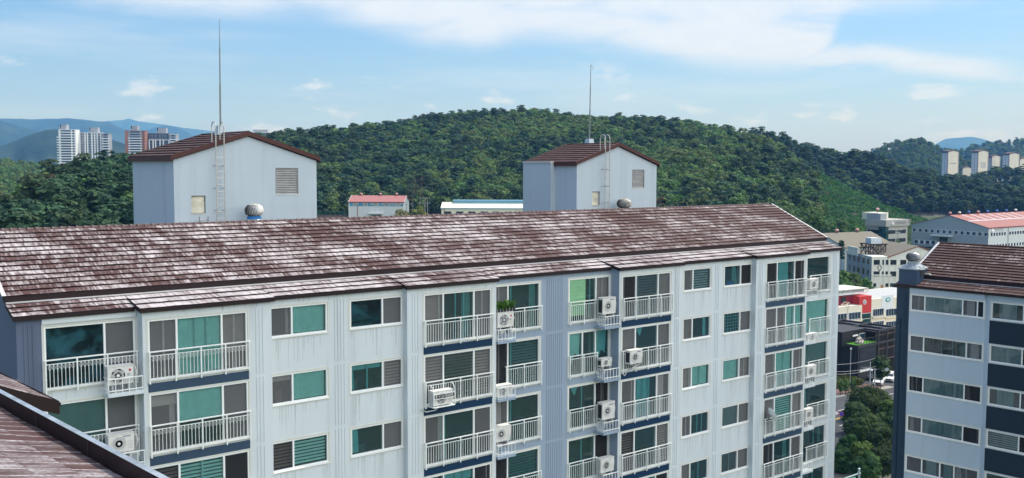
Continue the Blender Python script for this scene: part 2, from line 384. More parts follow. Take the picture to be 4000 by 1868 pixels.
def ac_unit(fr, x0, x1, z0, z1, yf, label, text=None, tcol='ink_blue', logo=False, hose=True, lattice=False, dark_side=False, legs=0.0, fan='spiral'):
    w, h = x1-x0, z1-z0; d = min(.36, w*.42)
    base = ((x0+x1)/2, yf+d/2, z0)
    wb = MB(fr).p(base); t = thing('ac_outdoor_unit', label, 'air conditioner', wb, 'air conditioner outdoor units on the long apartment block')
    m = MB(fr); e = .018
    m.box((x0, yf+e, z0), (x1, yf+d, z1-e), 'ac_ivory')
    m.face([(x0+e, yf, z0+e), (x1-e, yf, z0+e), (x1-e, yf, z1-2*e), (x0+e, yf, z1-2*e)], 'ac_ivory')
    a = [(x0, yf+e, z0), (x1, yf+e, z0), (x1, yf+e, z1-e), (x0, yf+e, z1-e)]; b = [(x0+e, yf, z0+e), (x1-e, yf, z0+e), (x1-e, yf, z1-2*e), (x0+e, yf, z1-2*e)]
    for i in range(4): m.face([a[i], a[(i+1) % 4], b[(i+1) % 4], b[i]], 'ac_ivory')
    m.box((x0-.012, yf-.01, z1-e), (x1+.012, yf+d+.01, z1+.012), 'ac_ivory')
    for s in (.15, .78): m.box((x0+w*s, yf, z0-.05-legs), (x0+w*s+.06, yf+d, z0), 'ac_grille')
    m.build('casing', t)
    g = MB(fr); r = min(h*.41, w*.30); cx, cz = x0+w*.40, z0+h*.5
    if h > w*1.05: cx = x0+w*.47; r = w*.36
    ax = (np.array([1., 0, 0]), ZU, np.array([0, -1., 0]))
    g.lathe((cx, yf, cz), [(r, .002), (r, .018), (r-.022, .022), (r-.024, .004)], 'ac_ivory', 24, axis=ax)
    g.lathe((cx, yf, cz), [(r-.024, .003), (.01, .003)], 'ac_mid', 24, axis=ax)
    if fan == 'spiral':
        for k in range(30):
            a0 = 2*math.pi*k/30; p = [(cx+rr*math.cos(a0+.35*rr/r), yf-.014, cz+rr*math.sin(a0+.35*rr/r)) for rr in np.linspace(r*.2, r-.02, 4)]
            for q, q2 in zip(p, p[1:]):
                nx = np.array([-(q2[2]-q[2]), 0, q2[0]-q[0]]); nx = nx/np.linalg.norm(nx)*.0045
                g.face([sub(q, -nx), sub(q2, -nx), sub(q2, nx), sub(q, nx)], 'ac_grille')
    else:
        g.lathe((cx, yf, cz), [(r-.03, .005), (.01, .005)], 'ac_dark', 24, axis=ax)
        for k in range(5):
            a0 = 2*math.pi*k/5; P = lambda rr, an, y_: (cx+rr*math.cos(an), yf-y_, cz+rr*math.sin(an))
            for q in range(3): r0_, r1_ = r*(.18+.25*q), r*(.18+.25*(q+1)); t0, t1 = a0+.35*q/3, a0+.35*(q+1)/3; g.face([P(r0_, t0, .008), P(r1_, t1, .008), P(r1_, t1+.75, .02), P(r0_, t0+.75, .02)], 'ac_grille')
        for k in range(16): a0 = 2*math.pi*k/16; g.tube([(cx+r*.2*math.cos(a0), yf-.024, cz+r*.2*math.sin(a0)), (cx+r*.97*math.cos(a0), yf-.024, cz+r*.97*math.sin(a0))], .003, 'ac_grille', 3, cap=False)
    for rr in (r*.45, r*.7): g.lathe((cx, yf, cz), [(rr-.005, .013), (rr+.005, .015)], 'ac_grille', 24, axis=ax)
    g.lathe((cx, yf, cz), [(r*.20, .006), (r*.20, .022), (r*.05, .026)], 'fan_hub', 14, axis=ax)
    g.build('fan_grille', t)
    s = MB(fr); n = 8
    s.face([(x0-.003, yf+.06, z0+.08), (x0-.003, yf+.04, z1-.10), (x0-.003, yf+d-.04, z1-.10), (x0-.003, yf+d-.04, z0+.08)][::-1], 'ac_dark' if dark_side else 'ac_grille')
    for k in range(n): z = z0+.1+(h-.22)*k/n; s.box((x0-.012, yf+.05, z), (x0-.003, yf+d-.05, z+.018), 'ac_ivory' if not dark_side else 'ac_dark')
    for k in range(4): s.box((x0+w*.76, yf-.006, z0+h*(.2+.12*k)), (x0+w*.94, yf-.001, z0+h*(.2+.12*k)+.012), 'ac_grille')
    s.build('side_grille', t)
    if hose:
        hm = MB(fr)
        for k in (0, 1):
            pts = [(x1+.02, yf+.2, z0+h*(.8-.1*k)), (x1+.10+.03*k, yf+.16, z0+h*.85), (x1+.17-.03*k, yf+.16, z0+h*.55), (x1+.13, yf+.18, z0+h*.15), (x1+.04, yf+.3, z0-.08)]
            hm.tube(pts, .02, 'hose_white', 6)
        hm.build('hose', t)
    if logo:
        l = MB(fr); l.lathe((x0+w*.86, yf-.002, z0+h*.74), [(h*.07, 0), (h*.065, .004), (.004, .004)], 'red_dot', 12, axis=ax); l.build('emblem', t)
    if text:
        put_text(text, (x0+w*(.80 if logo else .70), yf-.004, z0+h*(.52 if logo else .86)), h*(.13 if logo else .085), fr, tcol, t, 'lettering')
    if lattice:
        c = MB(fr); c.box((x0-.05, yf-.08, z1-.13), (x1+.05, yf-.06, z1-.10), 'rail_white'); c.box((x0-.05, yf-.08, z1-.34), (x1+.05, yf-.06, z1-.31), 'rail_white')
        for k in range(6):
            cx2 = x0+w*(k+.5)/6
            for sx, sz in ((-1, -1), (1, 1)):
                for a1 in (-1, 1): c.box((cx2-.05*a1-.012, yf-.08, z1-.30), (cx2-.05*a1+.012, yf-.065, z1-.13), 'rail_white')
            c.box((cx2-.06, yf-.08, z1-.235), (cx2+.06, yf-.065, z1-.205), 'rail_white')
        for xx in (x0-.06, x1+.06):
            c.tube([(xx, yf-.07, z0-.04), (xx, yf-.07, z1-.1), (xx, yf, z1+.18), (xx, yf+.22, z1+.28), (xx, yf+.42, z1+.2)], .018, 'rail_white', 6); c.tube([(xx, yf-.07, z0-.05), (xx, yf+.42, z0-.05)], .018, 'rail_white', 6)
        c.box((x0-.06, yf-.09, z0-.07), (x1+.06, yf+.4, z0-.045), 'rail_white')
        c.build('hanging_cage', t)
    elif legs == 0 and not lattice:
        c = MB(fr)
        for s_ in (.1, .9): c.tube([(x0+w*s_, yf+.02, z0-.06), (x0+w*s_, yf+d+.2, z0-.06), (x0+w*s_, yf+d+.2, z0+h*.8)], .016, 'steel_grey', 4)
        c.build('bracket', t)
    return t
FONT = None
def put_text(body, loc, size, fr, mat, parent, name='lettering', depth=.004, up=ZU, align='CENTER', sx=1.0):
    cu = bpy.data.curves.new(name, 'FONT'); cu.body = body; cu.size = size; cu.align_x = align; cu.align_y = 'CENTER'; cu.extrude = depth; cu.resolution_u = 2
    cu.materials.append(MATS[mat])
    o = bpy.data.objects.new(name, cu); COL.objects.link(o)
    if fr is None: ux, uy, P = np.array([1., 0, 0]), np.array([0, 1., 0]), np.asarray(loc, float)
    else: ux, uy, P = fr[1], fr[2], np.asarray(MB(fr).p(loc))
    if parent is not None: P = P-np.asarray(tuple(parent['_w'])) if '_w' in parent else P
    M = Matrix(((ux[0]*sx, up[0], -uy[0], P[0]), (ux[1]*sx, up[1], -uy[1], P[1]), (ux[2]*sx, up[2], -uy[2], P[2]), (0, 0, 0, 1)))
    dg = bpy.context.evaluated_depsgraph_get(); me = bpy.data.meshes.new_from_object(o.evaluated_get(dg)); bpy.data.objects.remove(o); bpy.data.curves.remove(cu)
    me.name = name; o = bpy.data.objects.new(name, me); COL.objects.link(o); o.parent = parent
    if parent is not None and '_w' in parent: o['_w'] = tuple(parent['_w'])
    o.matrix_basis = M
    return o

XL, XR = 7.9, 56.25
YB, YC, YA = 35.80, 36.12, 36.40
ZT = Zr(-5.50); WH = 2.20; ZF = Zr(-5.20)     # window top, balcony window height, underside of the eave board
main = thing('apartment_block', 'long pale apartment block with balcony windows and a streaked brown tile roof, across the middle', 'apartment building', ((XL+XR)/2, 40, 0))
bays = [  # name x0 x1 plane wall colour
 ('n', XL, 8.70, YA, 'slate_paint'), ('A', 8.70, 11.90, YA, 'white_paint'), ('B', 11.90, 16.86, YB, 'white_paint'), ('C', 16.86, 23.10, YC, 'white_paint'), ('D', 23.10, 27.93, YB, 'white_paint'),
 ('E', 27.93, 31.13, YA, 'grey_blue_paint'), ('m', 31.13, 32.90, YA, 'grey_blue_paint'), ('F', 32.90, 35.85, YA, 'grey_blue_paint'), ('G', 35.85, 40.62, YB, 'white_paint'), ('H', 40.62, 46.96, YC, 'white_paint'),
 ('I', 46.96, 51.93, YB, 'white_paint'), ('J', 51.93, 55.25, YA, 'white_paint'), ('e', 55.25, XR, YA, 'white_paint')]
s3 = lambda a, b, c: [(.27, a), (.47, b), (.26, c)]
SPEC = {
 'A': (8.76, 11.84, [[(.66, 'W'), (.34, 'Sg')], [(.66, 'Tg'), (.34, 'Sg')], [(.66, 'Tc'), (.34, 'S')], [(.66, 'D'), (.34, 'S')]]),
 'B': (12.09, 15.87, [s3('Sg|', 'Tch:', 'Se|'), s3('Sq', 'Tp', 'Sg'), s3('Kl', 'Tb|', 'K'), s3('S', 'D|', 'S')]),
 'D': (23.96, 27.67, [s3('Se2', 'D:', 'Sg|'), s3('Sl', 'Pm', 'Sl'), s3('S', 'D', 'S'), s3('K', 'D:q', 'K2')]),
 'E': (27.98, 31.08, [[(.36, 'Sg|'), (.64, 'D!')], [(.36, 'K|'), (.64, 'Dm!')], [(.36, 'Sh'), (.64, 'D!')], [(.36, 'K'), (.64, 'Dm')], [(.36, 'K'), (.64, 'D')]]),
 'F': (32.95, 35.80, [[(.66, 'Dn2'), (.34, 'Se|')], [(.33, 'Tr'), (.33, 'D'), (.34, 'Dr')], [(.66, 'Dv|'), (.34, 'K|')], [(.66, 'D|'), (.34, 'K')], [(.66, 'D|'), (.34, 'K')]]),
 'G': (36.06, 39.73, [s3('K!', 'Pm!', 'Sg'), s3('Sg', 'Dv', 'Sg'), s3('S2', 'D:h', 'Sh'), s3('Kl', 'D', 'Sl'), s3('K', 'D|', 'K')]),
 'I': (47.92, 51.70, [s3('K', 'Dh', 'K2'), [(.28, 'Sg'), (.24, 'Sg'), (.24, 'Tc'), (.24, 'Tc')], s3('Sg', 'Tc|', 'Sg2'), s3('Sg', 'Tb', 'Se'), s3('K', 'D', 'S'), s3('K', 'D', 'S')]),
 'J': (51.98, 55.18, [[(.24, 'K'), (.76, 'D')], [(.24, 'K|'), (.76, 'Tc')], [(.24, 'S'), (.76, 'Tg')], [(.24, 'Se'), (.76, 'D!')], [(.24, 'K'), (.76, 'D|')], [(.24, 'K'), (.76, 'D|')]]),
}
BED = {  # bedroom windows: x0 x1 rows
 'C1': ('C', 16.90, 19.46, [[(.38, 'S'), (.62, 'Tc')], [(.38, 'Sq'), (.62, 'Tc')], [(.38, 'Kl'), (.62, 'Tb')]]),
 'C2': ('C', 20.50, 23.07, [[(.62, 'W'), (.38, 'Sg')], [(.62, 'Dq|'), (.38, 'Sl!')], [(.62, 'D'), (.38, 'Sg')], [(.62, 'D'), (.38, 'S')]]),
 'H1': ('H', 41.08, 43.39, [[(.33, 'S'), (.67, 'Pb')], [(.33, 'Sg'), (.67, 'D')], [(.33, 'Se2'), (.67, 'Tc|')], [(.33, 'S|'), (.67, 'D:')], [(.33, 'Sg'), (.67, 'D|')]]),
 'H2': ('H', 44.49, 47.00, [[(.6, 'Du'), (.4, 'K')], [(.6, 'Dk'), (.4, 'Sg')], [(.6, 'Tc'), (.4, 'Se|')], [(.6, 'Pe'), (.4, 'Sg')], [(.6, 'Pm|'), (.4, 'Sg')]]),
}
ZSH = float(onY(430, 1542, YA-.74)[2])   # top of the first air conditioner shelf
wall = MB()
for nm, x0, x1, y, col in bays:
    holes = []
    if nm in SPEC:
        a, b, rows = SPEC[nm]
        for i, r_ in enumerate(rows): holes.append((a, b, ZT-HF*i-WH, ZT-HF*i))
    for k, (bn, a, b, rows) in BED.items():
        if bn == nm:
            for i, r_ in enumerate(rows): holes.append((a, b, ZT-HF*i-1.21, ZT-HF*i))
    if nm == 'H': holes = [(h[0], min(h[1], 46.955), h[2], h[3]) for h in holes]
    if nm == 'C': holes = [(h[0], min(h[1], 23.095), h[2], h[3]) for h in holes]
    holes_wall(wall, x0, x1, 0, ZF+.1, y, holes, col, .12)
for (n0, a0, b0, y0, c0), (n1, a1, b1, y1, c1) in zip(bays, bays[1:]):
    if y1 < y0: wall.face([(a1, y0, 0), (a1, y1, 0), (a1, y1, ZF+.1), (a1, y0, ZF+.1)], 'white_paint' if n1 != 'G' else 'grey_blue_paint')
    elif y1 > y0: wall.face([(a1, y0, 0), (a1, y1, 0), (a1, y1, ZF+.1), (a1, y0, ZF+.1)][::-1], c0)
# end walls with gables, back wall
RY, RZ, EY, EZ = 41.80, Zr(-2.45), 37.45, Zr(-4.50)
for X, col in ((XL, 'slate_paint'), (XR, 'white_paint')):
    wall.face([(X, YA, 0), (X, YA, ZF+.1), (X, EY, EZ-.2), (X, RY, RZ-.14), (X, 46.15, EZ-.2), (X, 47, ZF), (X, 47, 0)], col)
wall.face([(XR, 47, 0), (XL, 47, 0), (XL, 47, ZF+.1), (XR, 47, ZF+.1)], 'white_paint')
# relief ribs on the piers
def ribs(x0, n, step, y, zt, zb):
    for i in range(n):
        x = x0+i*step; wall.box((x, y-.022, zb), (x+.055, y, zt), cur, 'Y')
for cur, xs, n, y in (('slate_paint', 8.12, 3, YA), ('white_paint', 16.20, 3, YB), ('white_paint', 19.78, 4, YC), ('white_paint', 23.35, 3, YB), ('grey_blue_paint', 31.52, 8, YA),
                      ('white_paint', 40.05, 3, YB), ('white_paint', 43.72, 3, YC), ('white_paint', 47.22, 3, YB), ('white_paint', 55.62, 3, YA)):
    for k in range(0, 7):
        zt = ZT+.10-HF*k
        ribs(xs, n, .14, y, zt, zt-2.54)
# rain stains below the sills
for nm, (a, b, rows) in list(SPEC.items())+[(k, (q[1], q[2], q[3])) for k, q in BED.items()]:
    bn = nm if len(nm) == 1 else nm[0]; y = dict((q[0], q[3]) for q in bays)[bn]; hh = WH if len(nm) == 1 else 1.21; lim = .34 if bn in 'BDGIAEFJ' else 1.2
    for i in range(len(rows)):
        for k in range(16 if len(nm) > 1 else 7):
            x = random.uniform(a-.05, b); ww = random.uniform(.012, .075); z = ZT-HF*i-hh-.095; l = random.uniform(.15, 1.0)*lim
            if bn in 'CHAEFJ': wall.face([(x, y-.004, z-l), (x+ww*.6, y-.004, z-l), (x+ww, y-.004, z), (x, y-.004, z)], 'rain_stain')
for nm, x0, x1, y, col in bays:
    for k in range(int((x1-x0)*1.6)):
        x = random.uniform(x0+.1, x1-.1); l = random.uniform(.1, .7); ww = random.uniform(.02, .09); z = ZF-.01
        if ZT+.1 < z-l or True: wall.face([(x, y-.003, max(z-l, ZT+.10)), (x+ww*.5, y-.003, max(z-l, ZT+.10)), (x+ww, y-.003, z), (x, y-.003, z)], 'rain_stain')
# drip band over the corner bay window
wall.box((8.70, YA-.05, ZT+.09), (11.86, YA, ZF-.002), 'white_paint', 'Y')
wall.build('wall', main)
# windows, railings, spandrels, shelves
for nm, (a, b, rows) in SPEC.items():
    y = dict((q[0], q[3]) for q in bays)[nm]
    for i, segs in enumerate(rows):
        zt = ZT-HF*i; zb = zt-WH
        window(main, None, y, a, b, zb, zt, segs)
        ra, rb = a, b
        if nm in 'EJ': ra = a+1.0 if nm == 'J' else a+.95
        if nm == 'F': rb = b-1.0
        railing(main, None, y, ra, rb, zt-1.15, zb+.03, {'A': 3, 'B': 4, 'D': 4, 'G': 4, 'I': 4}.get(nm, 2), nm in 'AB')
        if nm in 'BDGI':
            s_ = MB(); s_.box((a-.03, y-.012, zb-.44), (b+.03, y+.01, zb-.11), 'navy_paint' if nm in 'DG' else 'faded_navy_paint'); s_.build('spandrel', main)
        if nm in 'AEFJ':
            zs = ZSH-HF*i
            if nm in 'A': xx = (10.62, 11.86)
            elif nm == 'F': xx = (34.72, 35.84)
            elif nm == 'E': xx = (27.95, 29.0)
            else: xx = (51.95, 53.05)
            shelf(main, None, y, xx[0], xx[1], zs, .74 if nm != 'J' else .6, .52, nm in 'EF')
for k, (bn, a, b, rows) in BED.items():
    for i, segs in enumerate(rows): window(main, None, YC, a, b, ZT-HF*i-1.21, ZT-HF*i, segs)
# roofs: lower skirt roof bay by bay, eave boards, upper roof
sk = MB(); fb = MB(); STOP = np.array([0, EY-.02, EZ-.25])
ov = .10
for i, (nm, x0, x1, y, col) in enumerate(bays):
    a = x0-(ov if (i == 0 or bays[i-1][3] > y) else -ov if bays[i-1][3] < y else 0); b = x1+(ov if (i == len(bays)-1 or bays[i+1][3] > y) else -ov if bays[i+1][3] < y else 0)
    ye = y-ov; P = np.array([a, ye, Zr(-5.085)]); top = np.array([a, STOP[1], STOP[2]]); us = top-P; Sl = np.linalg.norm(us); us /= Sl
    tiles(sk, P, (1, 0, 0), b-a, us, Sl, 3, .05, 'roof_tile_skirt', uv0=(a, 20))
    fb.box((a, ye-.02, Zr(-5.215)), (b, ye+.02, Zr(-5.075)), 'fascia_brown')
    fb.face([(a, ye+.02, ZF+.005), (b, ye+.02, ZF+.005), (b, y+.05, ZF+.005), (a, y+.05, ZF+.005)], 'fascia_brown')
    for X, edge in ((a, i == 0 or bays[i-1][3] > y), (b, i == len(bays)-1 or bays[i+1][3] > y)):
        if edge: fb.face([(X, ye, Zr(-5.215)), (X, ye, Zr(-5.05)), (X, STOP[1], STOP[2]+.03), (X, STOP[1], STOP[2]-.12)], 'fascia_brown')
sk.build('skirt_roof', main); fb.build('eave_board', main)
ur = MB(); us = np.array([0, RY-EY, RZ-EZ]); Sl = np.linalg.norm(us); us /= Sl
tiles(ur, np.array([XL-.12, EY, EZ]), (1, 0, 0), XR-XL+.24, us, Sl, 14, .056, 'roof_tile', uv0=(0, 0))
us2 = np.array([0, -(46.15-RY), RZ-EZ]); us2 = us2/np.linalg.norm(us2)
ur.face([(XL-.12, 46.15, EZ), (XL-.12, RY, RZ), (XR+.12, RY, RZ), (XR+.12, 46.15, EZ)], 'roof_tile', [(0, 0), (0, 14), (48, 14), (48, 0)])
for k in range(int((XR-XL+.24)/.30)):       # ridge caps
    x = XL-.12+.30*k; r0 = .095+random.uniform(-.008, .008)
    ur.lathe((x, RY, RZ-.03), [(r0+.012, 0), (r0-.01, .29)], 'roof_tile', 8, axis=(np.array([0, 1., 0]), ZU, np.array([1., 0, 0])))
ur.build('upper_roof', main)
g = MB()
g.box((XL-.12, EY-.03, EZ-.20), (XR+.12, EY+.02, EZ+.0), 'fascia_brown')
g.box((XL-.08, EY-.12, EZ-.235), (XR+.08, EY-.035, EZ-.19), 'flashing')
for X in (XL-.12, XR+.12):
    d = .05 if X > 30 else -.05
    g.face([(X, EY-.03, EZ-.22), (X, EY-.03, EZ+.03), (X, RY, RZ+.03), (X, RY, RZ-.2)], 'fascia_brown'); g.face([(X, 46.15, EZ-.22), (X, 46.15, EZ+.03), (X, RY, RZ+.03), (X, RY, RZ-.2)], 'fascia_brown')
    n = np.array([0, -(RZ-EZ), RY-EY]); n = n/np.linalg.norm(n)
    p0, p1 = np.array([X, EY-.05, EZ+.045]), np.array([X, RY, RZ+.045])
    g.face([p0-(.07, 0, 0), p0+(.07, 0, 0), p1+(.07, 0, 0), p1-(.07, 0, 0)], 'flashing'); g.face([p0+(d*1.4, 0, 0), p1+(d*1.4, 0, 0), p1+(d*1.4, 0, -.06), p0+(d*1.4, 0, -.06)], 'flashing')
g.build('roof_trim', main)

# air conditioner outdoor units: picture boxes of the fronts, standing on the shelves or hung on the rails
def ac_at(x0, y0, x1, y1, Y, *a, **k):
    p = onY(x0, (y0+y1)/2, Y); q = onY(x1, (y0+y1)/2, Y); xm = (x0+x1)/2; t = onY(xm, y0, Y)[2]; b = onY(xm, y1, Y)[2]
    return ac_unit(None, p[0], q[0], b, t, Y, *a, **k)
YS = 35.82
ac_at(420, 1430, 522, 1503, YS, 'ivory outdoor unit with a red round emblem in the shelf cage nearest the slate strip', 'LG', logo=True, fan='blade', legs=.2)
ac_at(423, 1696, 526, 1769, YS, 'ivory outdoor unit with blue lettering above the foreground roof edge', 'SAMSUNG', legs=.25)
ac_d = ac_at(1695, 1526, 1769, 1582, 35.30, 'outdoor unit hung on a balcony rail in an arched white cage with petal lattice', lattice=True, hose=False, fan='blade')
ac0 = ac_at(1944, 1220, 2005, 1279, YS-.02, 'outdoor unit carrying a black planter of green leaves', 'LG', logo=True, fan='blade', legs=.3)
ac_at(1941, 1505, 2000, 1547, YS, 'small outdoor unit low behind the shelf rail, one floor under the leafy planter', 'LG', logo=True, fan='blade', legs=.08)
ac_at(1934, 1665, 1993, 1725, YS, 'outdoor unit two floors under the leafy planter, beside the ribbed grey strip', legs=.3)
ac_at(2355, 1163, 2406, 1227, YS, 'tall outdoor unit on a stand beside the green bamboo blind', 'SAMSUNG', dark_side=True, legs=.2)
ac_at(2350, 1400, 2390, 1432, YS, 'small white outdoor unit one floor under the green bamboo blind, by a torn curtain', 'SAMSUNG', dark_side=True, legs=.3)
ac_at(2353, 1572, 2402, 1638, YS, 'tall outdoor unit two floors under the green bamboo blind', 'SAMSUNG', dark_side=True, legs=.25)
ac_at(2347, 1790, 2399, 1844, YS, 'outdoor unit three floors under the green bamboo blind, lowest of its column', 'LG', legs=.25)
ac_g = ac_at(2462, 1368, 2509, 1421, 35.32, 'outdoor unit hung on a balcony rail with a pipe trailing below onto the navy band', 'SAMSUNG', dark_side=True)
ac_at(3166, 1091, 3198, 1129, YS+.1, 'outdoor unit on the topmost shelf at the far end of the long block', 'SAMSUNG', legs=.3, hose=False)
ac_at(3156, 1304, 3196, 1334, YS+.1, 'low wide outdoor unit second from the top at the far end of the long block', legs=.1, hose=False)
ac_at(3153, 1430, 3190, 1471, YS+.1, 'outdoor unit third from the top at the far end of the long block', legs=.3, hose=False)
ac_at(3148, 1598, 3177, 1638, YS+.1, 'narrow outdoor unit, lowest of the column at the far end of the long block', legs=.35, hose=False)
for t_, pts in ((ac_d, ((1722, 1582), (1700, 1603), (1665, 1610), (1645, 1600))), (ac_g, ((2500, 1421), (2470, 1438), (2450, 1450), (2440, 1468), (2428, 1458)))):
    m = MB(); m.tube([onY(a_, b_, 35.45 if k < 2 else 35.75) for k, (a_, b_) in enumerate(pts)], .028, 'hose_white', 6); m.build('drain_pipe', t_)
# planter on one unit
c = onY(1965, 1214, YS+.15); pl = thing('planter', 'black planter box of green leaves on top of an outdoor unit', 'planter', c)
pm = MB(); pm.box((c[0]-.45, c[1]-.14, c[2]-.06), (c[0]+.62, c[1]+.10, c[2]+.12), 'ac_dark')
for k in range(6): pm.box((c[0]-.45+.178*k, c[1]-.15, c[2]-.06), (c[0]-.43+.178*k, c[1]-.14, c[2]+.12), 'ac_grille')
pm.build('box', pl)
leaf_mat('plant_leaf', (.05, .16, .03), (.10, .28, .05), scale=3)
pm = MB()
for k in range(170):
    q = np.array([c[0]+random.uniform(-.45, .62), c[1]+random.uniform(-.14, .12), c[2]+.12+random.random()**1.5*.28]); a, b = rng.normal(size=3)*.05, rng.normal(size=3)*.05
    pm.face([q-a-b, q+a-b, q+a+b, q-a+b], 'plant_leaf')
pm.build('foliage', pl)
# satellite dish on the far balcony
d = onY(3016, 1620, 35.35); ds = thing('satellite_dish', 'white satellite dish clamped to the balcony rail near the far end', 'satellite dish', d)
m = MB(); nrm = np.array([.85, -.35, .38]); nrm /= np.linalg.norm(nrm); a = np.cross(nrm, ZU); a /= np.linalg.norm(a); b = np.cross(nrm, a)
m.lathe(d, [(.02, -.06), (.2, -.045), (.34, -.01), (.43, .04)], 'rail_white', 20, axis=(a, b, nrm)); m.build('dish', ds, True)
m = MB(); m.tube([d-nrm*.06, d-nrm*.12+(0, .1, -.2), d+(0, .32, -.25)], .022, 'steel_grey', 6); m.tube([d-b*.4*(-1), d+nrm*.45], .012, 'steel_grey', 5); m.build('arm', ds)

# ================================================================== rooftop towers behind the ridge
def tower(label, YT, xl, xr, yb, zl, za, door, louv, ladX, ladN, step=False):
    t = thing('rooftop_tower', label, 'tower', ((xl+xr)/2, (YT+yb)/2, Zr(-6)), 'stair towers standing behind the long roof')
    cx = (xl+xr)/2; zb = Zr(-6); zl = Zr(zl); za = Zr(za)
    w = MB(); dh = (door[0], door[1], Zr(door[2]), Zr(door[3])); lh = (louv[0], louv[1], Zr(louv[2]), Zr(louv[3]))
    holes_wall(w, xl, xr, zb, zl, YT, [dh, lh] if lh[3] < zl else [dh], 'tower_paint', .14, 'tower_paint')
    w.face([(xl, YT, zl), (xr, YT, zl), (cx, YT, za)], 'tower_paint')
    ys = yb if not step else YT+(yb-YT)*.42
    w.face([(xl, ys, zb), (xl, YT, zb), (xl, YT, zl), (xl, ys, zl)], 'tower_paint')
    if step:
        X = xl-.35; w.face([(X, ys, zb), (xl, ys, zb), (xl, ys, zl+.1), (X, ys, zl+.1)], 'tower_paint'); w.face([(X, yb, zb), (X, ys, zb), (X, ys, zl+.1), (X, yb, zl+.1)], 'tower_paint')
        w.box((X-.05, ys-.02, zl+.1), (xl+.4, yb, zl+.22), 'flashing')
    w.face([(xr, YT, zb), (xr, yb, zb), (xr, yb, zl), (xr, YT, zl)], 'tower_paint'); w.face([(xr, yb, zb), (xl, yb, zb), (xl, yb, zl), (cx, yb, za), (xr, yb, zl)], 'tower_paint')
    for z in np.arange(zb+1.0, zl, 1.55): w.box((xl+.01, YT-.004, z), (xr-.01, YT, z+.012), 'tower_paint', 'Y')
    w.build('wall', t)
    r = MB(); o = .13; e0 = np.array([xl-o, YT-.10, zl+.16]); ap = np.array([cx, YT-.10, za+.19])
    us = ap-e0; Sl = np.linalg.norm(us); us /= Sl
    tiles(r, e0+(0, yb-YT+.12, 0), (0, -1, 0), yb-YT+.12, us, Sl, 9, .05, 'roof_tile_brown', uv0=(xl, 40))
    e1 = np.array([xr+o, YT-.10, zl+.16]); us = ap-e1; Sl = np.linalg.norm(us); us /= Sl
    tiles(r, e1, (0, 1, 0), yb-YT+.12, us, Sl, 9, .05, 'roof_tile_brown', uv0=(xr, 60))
    r.tube([ap+(0, -.02, .0), ap+(0, yb-YT+.12, 0)], .07, 'roof_tile_brown', 8)
    r.build('roof', t)
    g = MB(); hgt = .21
    for e in (e0, e1):
        for yy, q in ((YT-.13, 0), (yb+.05, 1)):
            A, B = np.array([e[0], yy, e[2]+.05]), np.array([cx, yy, ap[2]+.05])
            g.face([A, A-(0, 0, hgt), B-(0, 0, hgt), B], 'gable_brown')
            g.face([A, B, B+(0, .12, 0), A+(0, .12, 0)], 'gable_brown')
    for X in (xl-o-.01, xr+o+.01): g.box((X-.02, YT-.12, zl-.06), (X+.02, yb+.2, zl+.17), 'gable_brown')
    g.build('gable_board', t)
    d = MB(); x0, x1, z0, z1 = dh; d.box((x0+.02, YT+.10, z0+.01), (x1-.03, YT+.13, z1-.03), 'door_rust'); d.face([(x0, YT+.135, z0), (x1, YT+.135, z0), (x1, YT+.135, z1), (x0, YT+.135, z1)], 'dark_frame')
    d.box((x0, YT-.02, z0-.035), (x1, YT+.1, z0), 'trim_plaster')
    do = d.build('door', t); h = MB(); h.tube([(x1-.11, YT+.10, (z0+z1)/2), (x1-.11, YT+.04, (z0+z1)/2), (x1-.17, YT+.04, (z0+z1)/2)], .018, 'steel_bright'); h.build('handle', do)
    l = MB(); x0, x1, z0, z1 = lh
    l.face([(x0, YT+.135, z0), (x1, YT+.135, z0), (x1, YT+.135, z1), (x0, YT+.135, z1)], 'dark_frame')
    n = 15
    for k in range(n):
        z = z0+(z1-z0)*(k+.5)/n; l.face([(x0+.02, YT+.02, z-.028), (x1-.05, YT+.02, z-.028), (x1-.05, YT+.10, z+.030), (x0+.02, YT+.10, z+.030)], 'slat_grey'); l.box((x0+.02, YT+.012, z-.036), (x1-.05, YT+.022, z-.020), 'slat_grey')
    l.box((x1-.045, YT+.005, z0), (x1-.004, YT+.12, z1), 'steel_grey'); l.box((x0+.002, YT+.005, z1-.03), (x1-.05, YT+.12, z1-.004), 'steel_grey'); l.box((x0-.03, YT-.02, z0-.04), (x1+.02, YT+.02, z0-.004), 'trim_plaster')
    l.build('louvre', t)
    L = MB(); yl = YT-.32; a, b = ladX; zt = Zr(ladN)
    for x in (a, b):
        zs = za+.0 if x > cx else zl+(za-zl)*(x-xl)/(cx-xl)
        pts = [(x, yl, zb), (x, yl, zt)]+[(x, yl+.22-.22*math.cos(math.pi*q/8), zt+.22*math.sin(math.pi*q/8)) for q in range(1, 9)]+[(x, yl+.44, zs+.2)]
        L.tube(pts, .026, 'steel_bright', 8)
        for z in (zl-.25, zl-1.25, zl-2.25): L.tube([(x, yl, z), (x, YT, z)], .015, 'steel_grey', 5)
    for k in range(22):
        z = zl+.1-.30*k
        if z > zb: L.tube([(a, yl, z), (b, yl, z)], .016, 'steel_bright', 6)
    L.build('ladder', t)
    st = MB(); a, b = dh[0]+.28, dh[1]+.02
    for x in (a, b): st.tube([(x, YT-.18, dh[2]-.14), (x, YT-.18, zb)], .022, 'steel_grey', 6); st.tube([(x, YT-.18, dh[2]-.45), (x, YT, dh[2]-.45)], .014, 'steel_grey', 5)
    for k in range(6): st.tube([(a, YT-.18, dh[2]-.28-.3*k), (b, YT-.18, dh[2]-.28-.3*k)], .013, 'steel_grey', 5)
    st.build('ladder', t)
    return t
